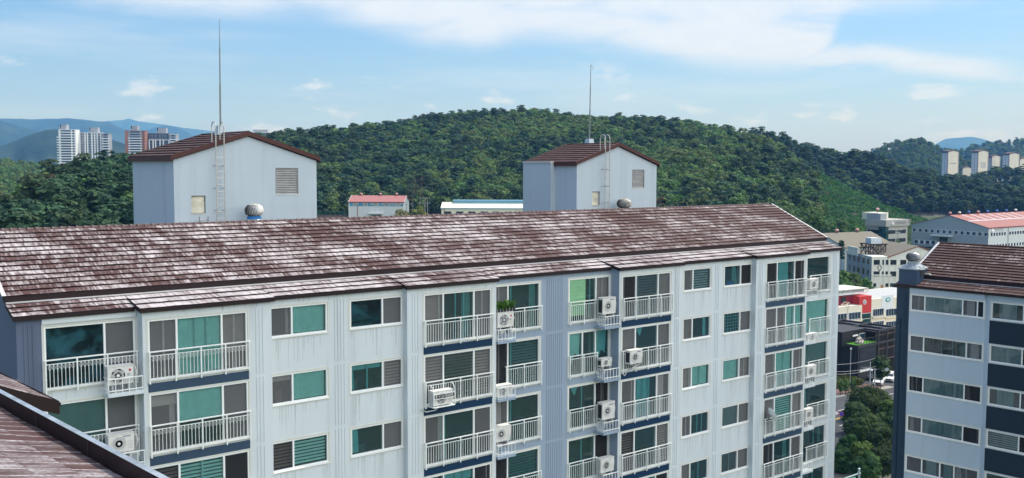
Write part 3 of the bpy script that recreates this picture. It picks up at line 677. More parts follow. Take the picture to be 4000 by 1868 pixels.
T1 = tower('larger pale stair tower with a gabled roof, nearer the slate end of the block', 43.0, 15.79, 22.66, 48.35, .28, 1.36, (16.55, 17.20, -2.07, -1.29), (20.55, 21.71, -1.28, -.06), (17.58, 17.96), 1.75)
T2 = tower('smaller-looking pale stair tower with a stepped side wall, farther along the long roof', 43.0, 39.48, 46.22, 47.5, .15, 1.26, (40.72, 41.36, -2.25, -1.42), (44.05, 45.14, -1.24, -.12), (41.46, 41.82), 1.72, True)
# lightning rods on concrete plinths
def rod(label, xb, yb_, xtop, ytop, bent, Yr):
    p = onY(xb, yb_, Yr); q = onY(xtop, ytop, Yr); t = thing('lightning_rod', label, 'lightning rod', p, 'lightning rods on the tower roofs')
    m = MB(); m.fr = None; b = p; w0, w1, h = .27, .18, .50
    A = [(b[0]+sx*w0, b[1]+sy*w0, b[2]-.25) for sx, sy in ((-1, -1), (1, -1), (1, 1), (-1, 1))]; B = [(b[0]+sx*w1, b[1]+sy*w1, b[2]+h) for sx, sy in ((-1, -1), (1, -1), (1, 1), (-1, 1))]
    for i in range(4): m.face([A[i], A[(i+1) % 4], B[(i+1) % 4], B[i]], 'tower_paint')
    m.face(B, 'tower_paint'); m.build('plinth', t)
    H = q[2]-b[2]; k = MB(); dx = q[0]-p[0]
    k.tube([(b[0], b[1], b[2]+h-.05), (b[0]+dx*.4, b[1], b[2]+H*.45)], .045, 'steel_grey', 8); k.tube([(b[0]+dx*.4, b[1], b[2]+H*.44), (b[0]+dx*.75, b[1], b[2]+H*.75)], .033, 'steel_grey', 8)
    k.tube([(b[0]+dx*.75, b[1], b[2]+H*.74), (q[0], b[1], b[2]+H)], .024, 'steel_grey', 6, .008 if not bent else .018)
    if bent: k.tube([(q[0], b[1], q[2]), (q[0]+.22, b[1]-.02, q[2]-.25)], .012, 'steel_grey', 5)
    k.build('mast', t)
rod('tall straight lightning rod on the larger stair tower', 862, 533, 857, 72, False, 46.0)
rod('shorter lightning rod with a bent tip on the farther stair tower', 2302, 574, 2308, 253, True, 46.0)
# turbine ventilators
def turbine(label, c, r, hb, collar, bladed, group=None, bright='steel_bright', squash=1.0, neck=.16):
    t = thing('turbine_ventilator', label, 'roof ventilator', c, group)
    m = MB(); m.lathe(c, [(r*1.7, -.25), (r*1.45, .0), (r*.85, hb*.6), (r*.78, hb*.62)], 'flashing_blue', 16); m.build('base', t)
    m = MB(); m.lathe((c[0], c[1], c[2]+hb*.6), [(r*.78, 0), (r*.78, neck), (r*.6, neck+.01)], collar, 20); m.build('collar', t)
    m = MB(); z0 = c[2]+hb*.6+neck; n = 20; H = r*1.55*squash; rows = 8
    prof = [(max(.06, r*(1-.34*abs(2*i/rows-1)**2.6)*(1 if i > 0 else .82)), H*i/rows) for i in range(rows+1)]
    if bladed:
        m.lathe((c[0], c[1], z0), [(q[0]*.86, q[1]) for q in prof], 'ac_mid', 20)
        for k in range(n):
            a0 = 2*math.pi*k/n
            for i in range(rows):
                tw = .5*i/rows; tw1 = .5*(i+1)/rows
                P = lambda rr, a, z: (c[0]+rr*math.cos(a), c[1]+rr*math.sin(a), z0+z)
                (ra, za_), (rb, zb_) = prof[i], prof[i+1]
                m.face([P(ra*.9, a0+tw, za_), P(ra*1.02, a0+tw+.23, za_), P(rb*1.02, a0+tw1+.23, zb_), P(rb*.9, a0+tw1, zb_)], bright)
    else: m.lathe((c[0], c[1], z0), prof, bright, 24)
    m.lathe((c[0], c[1], z0+H), [(prof[-1][0], 0), (r*.5, r*.1), (r*.1, r*.16), (.012, r*.18), (.012, r*.3)], bright, 14)
    m.build('turbine_head', t)
    return t
plain('collar_blue', (.03, .20, .52), .45)
v = onY(993, 858, 42.3); turbine('bright steel turbine ventilator with a blue collar, before the larger stair tower', (v[0], v[1], v[2]-.19), .41, .35, 'collar_blue', True, 'turbine ventilators behind the ridge', squash=.80, neck=.13)
v = onY(2438, 818, 42.3); turbine('dull steel turbine ventilator before the farther stair tower', (v[0], v[1], v[2]-.29), .44, .35, 'flashing_blue', True, 'turbine ventilators behind the ridge', 'steel_rusty', .75)
# ================================================================== block at the right edge, turned across ours
P0 = at(3504, 1110, 67.5); RU, RN = hd(137.7), hd(47.7); RO = np.array([P0[0], P0[1], 0.0]); RF = (RO, RU, RN)
def onR(x, y, off=0.0):                     # (along, height) where a sight line meets that facade
    r = ray(x, y); n = RN; t = ((RO+RN*off-CAM)@n)/(r@n); q = CAM+r*t; return float((q-RO)@RU), float(q[2])
rb = thing('apartment_block', 'pale blue and navy apartment block with a dark brown tile roof, at the right edge', 'apartment building', RO+RU*9+RN*5)
RZT = onR(3557.8, 1148.9)[1]; RW0 = onR(3553, 1140)[0]; RW1 = onR(3848, 1178)[0]
HR = (onR(3557.8, 1148.9)[1]-onR(3540+3, 1777.4)[1])/4.0
RL = 26.0; ZE = onR(3553, 1123)[1]          # underside of eave
paint('shade_paint', (.46, .545, .63), .55, .10, .14)  # white wall paint made darker and bluer, shade put into its colour
paint('navy_strip_paint', (.016, .040, .072), .5, .25, .15, (.6, .6, .8))
paint('navy_panel_paint', (.010, .025, .045), .5, .3, .25, (.8, .8, .9))
win_h = onR(3557.8, 1148.9)[1]-onR(3557, 1212)[1]
W1 = (onR(3558, 1150)[0], onR(3846, 1176)[0]); W2 = (onR(3870, 1185)[0], onR(3870, 1185)[0]+4.6)
w = MB(RF)
rows1 = [[(.19, 'Se|'), (.53, 'Pch'), (.20, 'Sh'), (.08, 'K')], [(.19, 'Sg'), (.60, 'P:'), (.21, 'Sh')], [(.20, 'K|'), (.58, 'Pc:'), (.22, 'K')], [(.20, 'S'), (.58, 'Pch'), (.22, 'K')], [(.22, 'S'), (.26, 'Ph'), (.20, 'Ph'), (.32, 'S|')], [(.22, 'S'), (.52, 'D'), (.26, 'S')]]
rows2 = [[(.42, 'Ph'), (.58, 'Sg')], [(.42, 'Pc'), (.58, 'K')], [(.42, 'Ph|'), (.58, 'K')], [(.42, 'Pb'), (.58, 'K')], [(.42, 'D'), (.58, 'K')], [(.42, 'D'), (.58, 'K')]]
h1 = [(W1[0], W1[1], RZT-HR*i-win_h, RZT-HR*i) for i in range(6)]; h2 = [(W2[0], W2[1], RZT-HR*i-win_h, RZT-HR*i) for i in range(6)]
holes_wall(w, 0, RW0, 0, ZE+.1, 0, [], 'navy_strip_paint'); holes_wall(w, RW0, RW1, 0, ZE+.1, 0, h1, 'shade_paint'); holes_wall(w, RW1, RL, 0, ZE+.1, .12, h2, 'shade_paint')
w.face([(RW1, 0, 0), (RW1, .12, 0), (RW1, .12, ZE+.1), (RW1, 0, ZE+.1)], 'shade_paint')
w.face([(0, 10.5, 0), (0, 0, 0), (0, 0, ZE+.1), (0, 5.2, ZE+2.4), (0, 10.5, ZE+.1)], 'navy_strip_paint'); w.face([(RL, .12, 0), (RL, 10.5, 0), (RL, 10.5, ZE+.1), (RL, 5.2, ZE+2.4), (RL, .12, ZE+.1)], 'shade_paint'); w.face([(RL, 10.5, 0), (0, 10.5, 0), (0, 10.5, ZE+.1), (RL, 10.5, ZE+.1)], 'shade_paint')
for k in range(6):
    zt = RZT+.1-HR*k
    for x in (.55, .69, .83): w.box((x, -.022, zt-2.5), (x+.055, 0, zt), 'navy_strip_paint', 'Y')
w.tube([(.30, -.06, ZE-2.2), (.30, -.06, 0)], .035, 'navy_strip_paint', 6)
w.box((RW0+.02, -.03, RZT+.09), (RW1-.02, 0, ZE), 'shade_paint', 'Y')
w.build('wall', rb)
for i in range(6):
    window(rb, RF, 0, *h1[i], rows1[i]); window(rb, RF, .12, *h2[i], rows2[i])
    s = MB(RF); s.box((W2[0]-.07, .105, RZT-HR*(i+1)+.09), (W2[1]+1.5, .13, RZT-HR*i-win_h-.11), 'navy_panel_paint'); s.build('spandrel', rb)
# skirt, upper roof
sk = MB(RF); z0 = ZE+.13; zs = ZE+.50; ys = 1.15
P = np.array([-.12, -.12, z0]); us = np.array([0, ys+.12, zs-z0]); Sl = np.linalg.norm(us); us /= Sl
tiles(sk, P, (1., 0, 0), RL+.2, us, Sl, 3, .04, 'roof_tile_dark', uv0=(0, 80), seg=.33); sk.build('skirt_roof', rb)
g = MB(RF); g.box((-.14, -.15, ZE-.01), (RL+.1, -.11, z0), 'fascia_brown'); g.box((-.14, -.11, ZE-.01), (-.10, ys, z0), 'fascia_brown'); g.face([(-.13, -.12, z0), (-.13, ys, z0), (-.13, ys, zs)], 'fascia_brown')
g.face([(-.1, -.11, ZE), (RL, -.11, ZE), (RL, .2, ZE), (-.1, .2, ZE)], 'fascia_brown'); g.build('eave_board', rb)
ue = zs+.24; x_v = 1.5
rz_ = None
# ridge from the picture: the verge ends at (3670, 950)
best = None
for y in np.arange(4.0, 8.0, .02):
    r = ray(3670, 950); n = RN; tt = ((RO+RN*y-CAM)@n)/(r@n); q = CAM+r*tt; xa = (q-RO)@RU; za = q[2]
    pitch = (za-ue)/(y-ys); e = abs(pitch-math.tan(R(25)))
    if best is None or e < best[0]: best = (e, y, xa, za)
_, ry, rx, rz = best
sl0 = onR(3590, 1031, 2.6)
ur = MB(RF); P = np.array([rx-.0, ys-.05, ue]); us = np.array([0, ry-ys+.05, rz-ue]); Sl = np.linalg.norm(us); us /= Sl
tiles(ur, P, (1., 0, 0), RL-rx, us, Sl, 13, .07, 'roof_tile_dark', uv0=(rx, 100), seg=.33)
ur.face([(rx, ry, rz), (RL, ry, rz), (RL, 2*ry-ys, ue), (rx, 2*ry-ys, ue)], 'roof_tile_dark', [(0, 13), (20, 13), (20, 0), (0, 0)])
ur.tube([(rx, ry, rz+.02), (RL, ry, rz+.02)], .08, 'roof_tile_dark', 8); ur.build('upper_roof', rb)
g = MB(RF); g.box((rx-.05, ys-.09, ue-.22), (RL, ys-.05, ue+.0), 'fascia_brown'); g.box((rx-.05, ys-.20, ue-.26), (RL, ys-.10, ue-.22), 'flashing')
A, B = np.array([rx, ys-.05, ue+.06]), np.array([rx, ry, rz+.08])
g.face([A-(.1, 0, 0), A+(.07, 0, 0), B+(.07, 0, 0), B-(.1, 0, 0)], 'flashing'); g.face([A-(.1, 0, .25), A-(.1, 0, 0), B-(.1, 0, 0), B-(.1, 0, .25)], 'fascia_brown')
B2 = np.array([rx, 2*ry-ys, ue+.06]); g.face([B-(.1, 0, 0), B+(.07, 0, 0), B2+(.07, 0, 0), B2-(.1, 0, 0)], 'flashing')
g.face([(rx-.02, ys, ue-.3), (rx-.02, ry, rz), (rx-.02, 2*ry-ys, ue-.3)], 'navy_strip_paint'); g.box((0, ys+.0, ZE), (RL, ys+.03, ue), 'fascia_brown'); g.build('roof_trim', rb)
# shaft with a pyramid cap at the corner, ventilator on it
cx0, cx1 = .12, onR(3582, 1050)[0]; cy = 1.45; zc0, zc1 = zs-.35, onR(3540, 1052, .05)[1]
c = MB(RF); c.box((cx0, -.02, zc0), (cx1, cy, zc1), 'faded_navy_paint'); c.box((cx0-.07, -.09, zc1), (cx1+.07, cy+.07, zc1+.07), 'flashing_blue')
mx, my = (cx0+cx1)/2, cy/2-.01; q0 = [(cx0-.07, -.09, zc1+.07), (cx1+.07, -.09, zc1+.07), (cx1+.07, cy+.07, zc1+.07), (cx0-.07, cy+.07, zc1+.07)]; q1 = [(mx-.36, my-.36, zc1+.32), (mx+.36, my-.36, zc1+.32), (mx+.36, my+.36, zc1+.32), (mx-.36, my+.36, zc1+.32)]
for i in range(4): c.face([q0[i], q0[(i+1) % 4], q1[(i+1) % 4], q1[i]], 'flashing_blue')
c.face(q1, 'flashing_blue'); c.box((cx1, cy*.35, zc0+.55), (cx1+.03, cy*.65, zc1-.1), 'dark_frame')
c.tube([(cx1+.02, cy*.8, zc1-.35), (cx1+.3, cy*.8, zc1-.35), (cx1+.45, cy*.85, zc1-.45)], .09, 'steel_rusty', 8)
c.build('vent_shaft', rb)
C_ = MB(RF).p((mx, my, zc1+.24)); turbine('grey mushroom-shaped turbine ventilator on the corner shaft of the navy-sided block', C_, .46, .12, 'flashing_blue', True, None, 'steel_grey', .72, .22)

# ================================================================== near roof at the lower left
nr = thing('near_roof', 'near streaked brown tile roof with a dark raised edge board, in the lower left corner', 'roof', at(60, 1800, 9)-(0, 0, 1))
DU = hd(-43.2)                              # edge runs away from the camera
zc = CZ-2.05
def onH(x, y, z): r = ray(x, y); return CAM+r*((z-CZ)/r[2])
Q1, Q2 = onH(648, 1868, zc), onH(8, 1530, zc); ed = Q1-Q2; ed[2] = 0; ed /= np.linalg.norm(ed)     # towards the camera
ri = np.cross(ed, ZU); ri = ri if px(Q2+ri)[0] < px(Q2)[0] else -ri       # horizontal, uphill side (left in view)
A0 = Q2-ed*4.0; Lr = np.linalg.norm(Q1-Q2)+9.0
b = MB(); bh = .175
def pr(P, d): return P+np.array(d)
in0 = A0+ri*.03; b.face([in0-(0, 0, bh), in0+ed*Lr-(0, 0, bh), in0+ed*Lr, in0], 'fascia_brown')
for k in range(int(Lr/1.15)):
    s = in0+ed*(1.15*k+.4)+ri*.004; b.face([s-(0, 0, bh), s+ed*.02-(0, 0, bh), s+ed*.02-(0, 0, .01), s-(0, 0, .01)], 'dark_frame')
b.build('edge_board', nr)
fl = MB(); fl.face([A0+ri*.035+(0, 0, .004), A0+ed*Lr+ri*.035+(0, 0, .004), A0+ed*Lr-ri*.01+(0, 0, .008), A0-ri*.01+(0, 0, .008)], 'flashing_blue'); fl.face([A0-ri*.01+(0, 0, .008), A0+ed*Lr-ri*.01+(0, 0, .008), A0+ed*Lr-ri*.01-(0, 0, .09), A0-ri*.01-(0, 0, .09)], 'flashing_blue'); fl.build('flashing', nr)
us = ri*math.cos(R(17))+ZU*math.sin(R(17)); tl = MB()
Pt = A0+ri*.06-(0, 0, bh-.02)
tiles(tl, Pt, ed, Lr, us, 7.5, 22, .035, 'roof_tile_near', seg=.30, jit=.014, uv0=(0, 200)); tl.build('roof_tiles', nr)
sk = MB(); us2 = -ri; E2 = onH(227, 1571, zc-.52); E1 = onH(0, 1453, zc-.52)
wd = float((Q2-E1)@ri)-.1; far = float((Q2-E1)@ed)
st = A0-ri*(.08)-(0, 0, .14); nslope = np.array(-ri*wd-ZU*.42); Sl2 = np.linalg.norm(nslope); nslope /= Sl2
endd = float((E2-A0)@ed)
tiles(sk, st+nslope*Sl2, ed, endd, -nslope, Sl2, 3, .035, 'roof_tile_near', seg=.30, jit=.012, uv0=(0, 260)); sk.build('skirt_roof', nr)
eb = MB(); p0 = st+ed*endd; p1 = p0+nslope*Sl2
eb.face([p0+(0, 0, .03), p1+(0, 0, .05), p1-(0, 0, .10), p0-(0, 0, .16)], 'fascia_brown'); eb.face([p1+(0, 0, .05), p1-(0, 0, .10), p1-ed*endd-(0, 0, .10), p1-ed*endd+(0, 0, .05)], 'fascia_brown')
eb.build('eave_board', nr)
# ================================================================== the valley: works, offices, shops
paint('wall_grey_sheet', (.34, .40, .43), .55, .08, .12); paint('wall_light_sheet', (.62, .66, .66), .55, .08, .12); paint('wall_cream', (.86, .78, .64), .65, .10, .18)
paint('wall_ivory', (.76, .74, .58), .65, .1, .15); paint('wall_concrete', (.42, .41, .38), .75, .2, .3); paint('wall_old_white', (.82, .80, .72), .85, .35, .55, (.3, .28, .25), .8)
paint('wall_old_grey', (.36, .39, .42), .85, .4, .5, (.35, .35, .35), .8); paint('roof_red', (.29, .095, .072), .5, .10, .1); paint('roof_red_light', (.37, .145, .135), .5, .10, .1)
paint('roof_pale', (.66, .66, .56), .6, .15, .2); paint('roof_blue', (.22, .45, .60), .5, .15, .1); paint('roof_tan', (.185, .165, .130), .85, .25, .25); paint('roof_grey', (.45, .46, .46), .7, .2, .2)
paint('maroon', (.22, .02, .035), .5, .15, .1); paint('bright_red', (.62, .05, .05), .5, .1, .1); paint('black_metal', (.022, .023, .027), .5, .3, .3); paint('black_frame', (.045, .045, .05), .5, .2, .2)
paint('retaining_brown', (.16, .12, .10), .9, .3, .3); plain('pane_dark', (.025, .035, .045), .12, 0, .6, .2, .4); plain('pane_green', (.03, .085, .09), .1, 0, .6, .3, .5); plain('pane_blue', (.03, .06, .10), .12, 0, .6, .2, .5)
plain('cafe_inner', (.035, .030, .027), .3, 0, .4, .35, .25); plain('turf_green', (.10, .30, .04), .9, 0, .1, .2, 2); plain('tank_pale', (.72, .80, .84), .5, 0, .3, .06, 2); plain('rust_dark', (.045, .03, .028), .8); plain('orange_door', (.5, .22, .08), .6)
plain('sign_white', (.82, .84, .86), .5, 0, .3, .03); plain('letter_cream', (.80, .76, .60), .5); plain('letter_black', (.02, .02, .02), .5); plain('sky_band', (.08, .36, .62), .5, 0, .3, .2, 1); plain('teal_print', (.03, .42, .42), .5); plain('letter_grey', (.16, .18, .22), .5); plain('letter_white', (.85, .86, .86), .5)
plain('turb_blue', (.03, .17, .55), .45); plain('turb_pink', (.62, .34, .34), .5); plain('awning_yellow', (.85, .66, .30), .7); plain('awning_red', (.75, .16, .05), .7); plain('cloth_beige', (.42, .37, .33), .9)
plain('rust_red', (.34, .12, .08), .8, 0, .2, .2); plain('brick_orange', (.36, .17, .11), .8, 0, .2, .1, .3); plain('apt_white', (.80, .82, .84), .6, 0, .2, .04, .1); plain('apt_grey', (.32, .34, .38), .7, 0, .2, .08, .1); plain('apt_slate', (.14, .16, .20), .7, 0, .2, .08, .1)
plain('apt_cream', (.76, .70, .58), .7, 0, .2, .05, .1); plain('apt_blue_white', (.56, .60, .68), .7, 0, .2, .05, .1); plain('apt_roof_brown', (.10, .05, .05), .8); plain('apt_pink', (.46, .33, .30), .7)
def frame(P, hx, z=None): return (np.array([P[0], P[1], 0.0]), hd(hx), hd(hx-90))     # x along the front (to the right), y inward
def strip(mb, x0, x1, z0, z1, n, y=-.03, gap=.25, mat='pane_dark', frm='sign_white', fw=.10):
    """a row of n window openings on the front plane"""
    mb.box((x0-fw, y, z0-fw), (x1+fw, .01, z1+fw), frm, 'Y'); s = (x1-x0)/n
    for i in range(n): mb.box((x0+s*i+gap/2, y-.02, z0), (x0+s*(i+1)-gap/2, y+.005, z1), mat, 'Y')
def gable_house(mb, L, D, ze, zr, wallf, walls, roofm, ridge='x', z0=0., ov=.3):
    """box with a gabled roof; x 0..L, y 0..D; ridge along x or y"""
    mb_w, mb_r = mb
    mb_w.face([(0, 0, z0), (L, 0, z0), (L, 0, ze), (0, 0, ze)], wallf); mb_w.face([(L, D, z0), (0, D, z0), (0, D, ze), (L, D, ze)], wallf)
    mb_w.face([(0, D, z0), (0, 0, z0), (0, 0, ze), (0, D, ze)], walls); mb_w.face([(L, 0, z0), (L, D, z0), (L, D, ze), (L, 0, ze)], walls)
    t = .18
    if ridge == 'x':
        for X in (0, L): mb_w.face([(X, 0, ze), (X, D, ze), (X, D/2, zr-.05)], walls)
        for q in ([(-ov, -ov, ze-.1), (L+ov, -ov, ze-.1), (L+ov, D/2, zr), (-ov, D/2, zr)], [(L+ov, D+ov, ze-.1), (-ov, D+ov, ze-.1), (-ov, D/2, zr), (L+ov, D/2, zr)]):
            mb_r.face([(p[0], p[1], p[2]+t) for p in q], roofm)
            for a, b in zip(q, q[1:]+q[:1]): mb_r.face([a, b, (b[0], b[1], b[2]+t), (a[0], a[1], a[2]+t)], roofm)
    else:
        for Y in (0, D): mb_w.face([(0, Y, ze), (L, Y, ze), (L/2, Y, zr-.05)], wallf)
        for q in ([(-ov, -ov, ze-.1), (-ov, D+ov, ze-.1), (L/2, D+ov, zr), (L/2, -ov, zr)][::-1], [(L+ov, -ov, ze-.1), (L+ov, D+ov, ze-.1), (L/2, D+ov, zr), (L/2, -ov, zr)]):
            mb_r.face([(p[0], p[1], p[2]+t) for p in q], roofm)
            for a, b in zip(q, q[1:]+q[:1]): mb_r.face([a, b, (b[0], b[1], b[2]+t), (a[0], a[1], a[2]+t)], roofm)
def mini_vent(fr, x, y, z, s, mat, stem, label, group):
    c = MB(fr).p((x, y, z)); t = thing('turbine_ventilator', label, 'roof ventilator', c, group)
    m = MB(); m.lathe((c[0], c[1], c[2]-.3), [(s*.45, 0), (s*.45, .55+s*.3)], stem, 10); m.build('collar', t)
    m = MB(); m.lathe((c[0], c[1], c[2]+.25+s*.3), [(s*.5, 0), (s*.95, s*.25), (s, s*.6), (s*.8, s*.95), (s*.3, s*1.15), (.03, s*1.2)], mat, 12); m.build('turbine_head', t)

# --- workshop with a red roof and a lettered blue band
P = at(1362, 789, 430); zE = P[2]; L = len_to(P, hd(92), 1577.5); fr = frame(P, 92); z0 = 12.0
b = thing('workshop', 'grey sheet workshop with a plain red roof and cream letters on a blue band', 'workshop', P*[1, 1, 0]+[0, 0, z0]+hd(92)*L/2)
w = MB(fr); r = MB(fr); zR = at(1470, 765, 438)[2]
gable_house((w, r), L, 16, zE, zR, 'wall_light_sheet', 'wall_grey_sheet', 'roof_red_light', 'x', z0)
for q in (.16, .74, .39, .61): w.box((L*q-.12, -.10, z0), (L*q+.12, 0, zE-1.2), 'rust_red' if q < .2 else 'wall_light_sheet', 'Y')
w.box((-.05, -.06, z0), (.35, 0, zE), 'tank_pale', 'Y'); w.box((L-.35, -.06, z0), (L+.05, 0, zE), 'tank_pale', 'Y'); w.build('wall', b); 
for X in (-.32, L+.12): r.face([(X, -.32, zE+.10), (X+.2, -.32, zE+.10), (X+.2, 8, zR+.21), (X, 8, zR+.21)], 'flashing')
r.box((-.3, -.45, zE-.22), (L+.3, -.3, zE-.02), 'maroon'); r.build('roof', b)
s = MB(fr); s.box((.4, -.10, zE-1.75), (L-.4, -.02, zE-.45), 'sky_band', 'Y'); sb = s.build('sign_band', b)
wn = MB(fr)
for q in (.11, .305, .50, .69, .885): wn.box((L*q-1.05, -.14, zE-1.55), (L*q+1.05, -.08, zE-.85), 'sign_white', 'Y'); wn.box((L*q-.9, -.17, zE-1.42), (L*q+.9, -.13, zE-.9), 'pane_dark', 'Y')
wn.build('window', b)
for txt, q, sx in (('GEM', .130, .82), ('DM', .30, .9), ('PRIOD', .475, .92), ('AUTOMOBILE', .775, .90)): put_text(txt, (L*q, -.22, zE-.93), 1.55, fr, 'letter_cream', sb, 'lettering', .05, sx=sx)
s = MB(fr); s.box((L*.475, -.12, zE-4.05), (L*.53, 0, zE-2.85), 'sign_white', 'Y'); so_ = s.build('number_sign', b); put_text('B2', (L*.5025, -.14, zE-3.4), .95, fr, 'ink_blue', so_)
s = MB(fr); s.box((L*.365, -1.3, zE-5.05), (L*.625, 0, zE-4.65), 'sign_white'); s.build('canopy', b)
s = MB(fr); s.box((L*.41, -.06, z0), (L*.505, 0, zE-5.7), 'pane_dark', 'Y'); s.box((L*.515, -.06, z0), (L*.59, 0, zE-5.7), 'pane_dark', 'Y'); s.build('door', b)
for i, q in enumerate((.165, .52, .82)): mini_vent(fr, L*q, 8, zR+.1, .62, 'turb_pink', 'rust_red', 'small rusty pink ventilator on the plain red roof of the lettered workshop', 'ventilators on the red workshop roof')
# --- long ivory hall with a blue clerestory
P = at(1724, 813, 405); zE = P[2]; fr = frame(P, 91); L = 46.; z0 = 12.
b = thing('storage_hall', 'long ivory hall with small dark windows and a blue roof lantern', 'warehouse', P*[1, 1, 0]+[0, 0, z0]+hd(91)*L/2)
w = MB(fr); r = MB(fr); zR = at(1740, 791.5, 411)[2]; D = 14.
gable_house((w, r), L, D, zE, zR, 'wall_ivory', 'wall_light_sheet', 'roof_pale', 'x', z0); w.build('wall', b)
r.box((4.6, D/2-1.2, zR-.6), (L-2, D/2+1.2, at(1900, 783, 412)[2]-.3), 'roof_blue'); r.box((4.3, D/2-1.6, at(1900, 783, 412)[2]-.3), (L-1.7, D/2+1.6, at(1900, 781, 412)[2]), 'roof_blue'); r.box((-.3, -.42, zE-.18), (L+.3, -.28, zE+.02), 'roof_blue'); r.build('roof', b)
for i in range(8):
    x = onY  # per window, a part
    q0 = (i*47.6+11)/3900*405; m = MB(fr); m.box((q0-.15, -.05, zE-2.5), (q0+2.95, 0, zE-1.25), 'roof_grey', 'Y'); m.box((q0, -.08, zE-2.35), (q0+2.8, -.03, zE-1.4), 'pane_dark', 'Y'); m.build('window', b)
m = MB(fr); m.tube([(1.2, -.12, z0), (1.2, -.12, zE-.2)], .1, 'rust_red'); m.tube([(30.5, -.12, z0), (30.5, -.12, zE-.2)], .08, 'roof_grey'); m.build('downpipe', b)
# --- big works with the red striped roof
P = at(3862, 891, 425); zE = P[2]; fr = frame(P, 53); L = 74.; G = len_to(P, hd(-37), 3561); z0 = 7.
b = thing('factory_hall', 'large grey factory hall with a red roof crossed by pale skylight strips', 'factory', P*[1, 1, 0]+[0, 0, z0]+hd(53)*20)
w = MB(fr); r = MB(fr); pk = P+hd(-37)*G/2; 
zR = zE
for _ in range(30):
    yy = px(np.array([pk[0], pk[1], zR]))[1]; zR += (yy-842)*.03
gable_house((w, r), L, G, zE, zR, 'wall_light_sheet', 'wall_grey_sheet', 'roof_red', 'x', z0, .25); w.build('wall', b)  # gable ends take a greyer sheet, their shade painted into the colour
nS = 6; sl_ = (zR-zE)/(G/2); ze_ = zE-.1+.18
roofp = lambda x, y: (x, y, ze_+(y+.25)*(zR+.18-ze_)/(G/2+.25)+.03)
for i in range(7):
    x = 9.5+i*7.2; r.face([roofp(x, G*.27), roofp(x+.75, G*.27), roofp(x+.75, G*.485), roofp(x, G*.485)], 'tank_pale')
r.face([roofp(-.2, G*.245), roofp(L, G*.245), roofp(L, G*.265), roofp(-.2, G*.265)], 'apt_blue_white')
r.box((-.28, -.34, ze_-.35), (L+.2, -.24, ze_+.02), 'maroon'); r.build('roof', b)
cols = [('turb_pink', 'rust_red', 'pink turbine ventilator nearest the gable end of the red factory roof'), ('letter_cream', 'rust_red', 'cream turbine ventilator on the red factory roof ridge'), ('turb_blue', 'rust_red', 'blue turbine ventilator between a cream and a pink one on the factory ridge'), ('turb_pink', 'rust_red', 'pink turbine ventilator between two blue ones on the factory ridge')]+[('turb_blue', 'rust_red', 'blue turbine ventilator in a run of three on the factory ridge')]*3+[('sign_white', 'rust_red', 'white turbine ventilator at the far end of the factory ridge')]
for i, (m_, st, lb) in enumerate(cols):
    q = 3711+i*36.6; x = len_to(np.array([pk[0], pk[1], zR]), hd(53), q); mini_vent(fr, x, G/2, zR+.25, .72, m_, st, lb, 'ventilators along the factory ridge')
lf = (P+hd(-37)*G, hd(143), hd(53)); lf = (np.array([lf[0][0], lf[0][1], 0.]), lf[1], lf[2])
def zat(xp, yp, fr_):                      # height on the front plane of a frame
    rr = ray(xp, yp); n = fr_[2]; tt = ((fr_[0]-CAM)@n)/(rr@n); q = CAM+rr*tt; return float((q-fr_[0])@fr_[1]), float(q[2])
for i in range(13):
    x, z = zat(3567+i*23.2, 898+i*1.45, lf); m = MB(lf); ww = G/13*.62
    m.box((x-.25, -.05, z-.85), (x+ww+.25, 0, z+.85), 'sign_white', 'Y'); m.box((x, -.09, z-.7), (x+ww*.66, -.04, z+.7), 'pane_blue', 'Y'); m.box((x+ww*.78, -.09, z-.7), (x+ww, -.04, z+.7), 'pane_blue', 'Y'); m.build('window', b)
for i in range(4):
    x, z = zat(3573+i*22, 944+i*1.1, lf); m = MB(lf); m.box((x-.25, -.05, z-.9), (x+2.4, 0, z+.9), 'sign_white', 'Y'); m.box((x, -.09, z-.75), (x+1.6, -.04, z+.75), 'pane_blue', 'Y'); m.build('window', b)
x0, zc_ = zat(3647, 918, lf); x1, _ = zat(3722, 923, lf); m = MB(lf); m.box((x0, -3.0, zc_-.3), (x1, 0, zc_+.3), 'wall_light_sheet'); m.build('canopy', b)
x0, zt_ = zat(3670, 926, lf); x1, _ = zat(3702, 928, lf); m = MB(lf); m.box((x0, -.08, z0), (x1, 0, zt_), 'pane_dark', 'Y'); m.build('door', b)
for j, (a, c_) in enumerate(((3868, 3930), (3940, 4060))):
    x0, z_ = zat(a, 917-(a-3868)*.08, fr); x1, _ = zat(c_, 917, fr); m = MB(fr); n = max(4, int((x1-x0)/2.2)); strip(m, x0, x1, z_-.7, z_+.7, n, -.05, .7, 'pane_blue'); m.build('window_strip', b)
x0, z_ = zat(3878, 962, fr); m = MB(fr); strip(m, x0, x0+40, z_-.7, z_+.7, 16, -.05, 1.0, 'pane_blue'); m.build('window_strip', b)
m = MB(fr); xx, zz = zat(3874, 901, fr); m.lathe((xx, -.1, zz), [(.75, -.8), (.85, -.3), (.1, 1.1)], 'letter_white', 10); m.build('emblem', b); put_text('한국산업', (zat(3900, 899, fr)[0]+.6, -.1, zz), 1.9, fr, 'roof_grey', b)
m = MB(fr); m.tube([(zat(3938, 900, fr)[0], -.2, z0), (zat(3938, 900, fr)[0], -.2, zE)], .14, 'roof_grey'); m.build('downpipe', b)
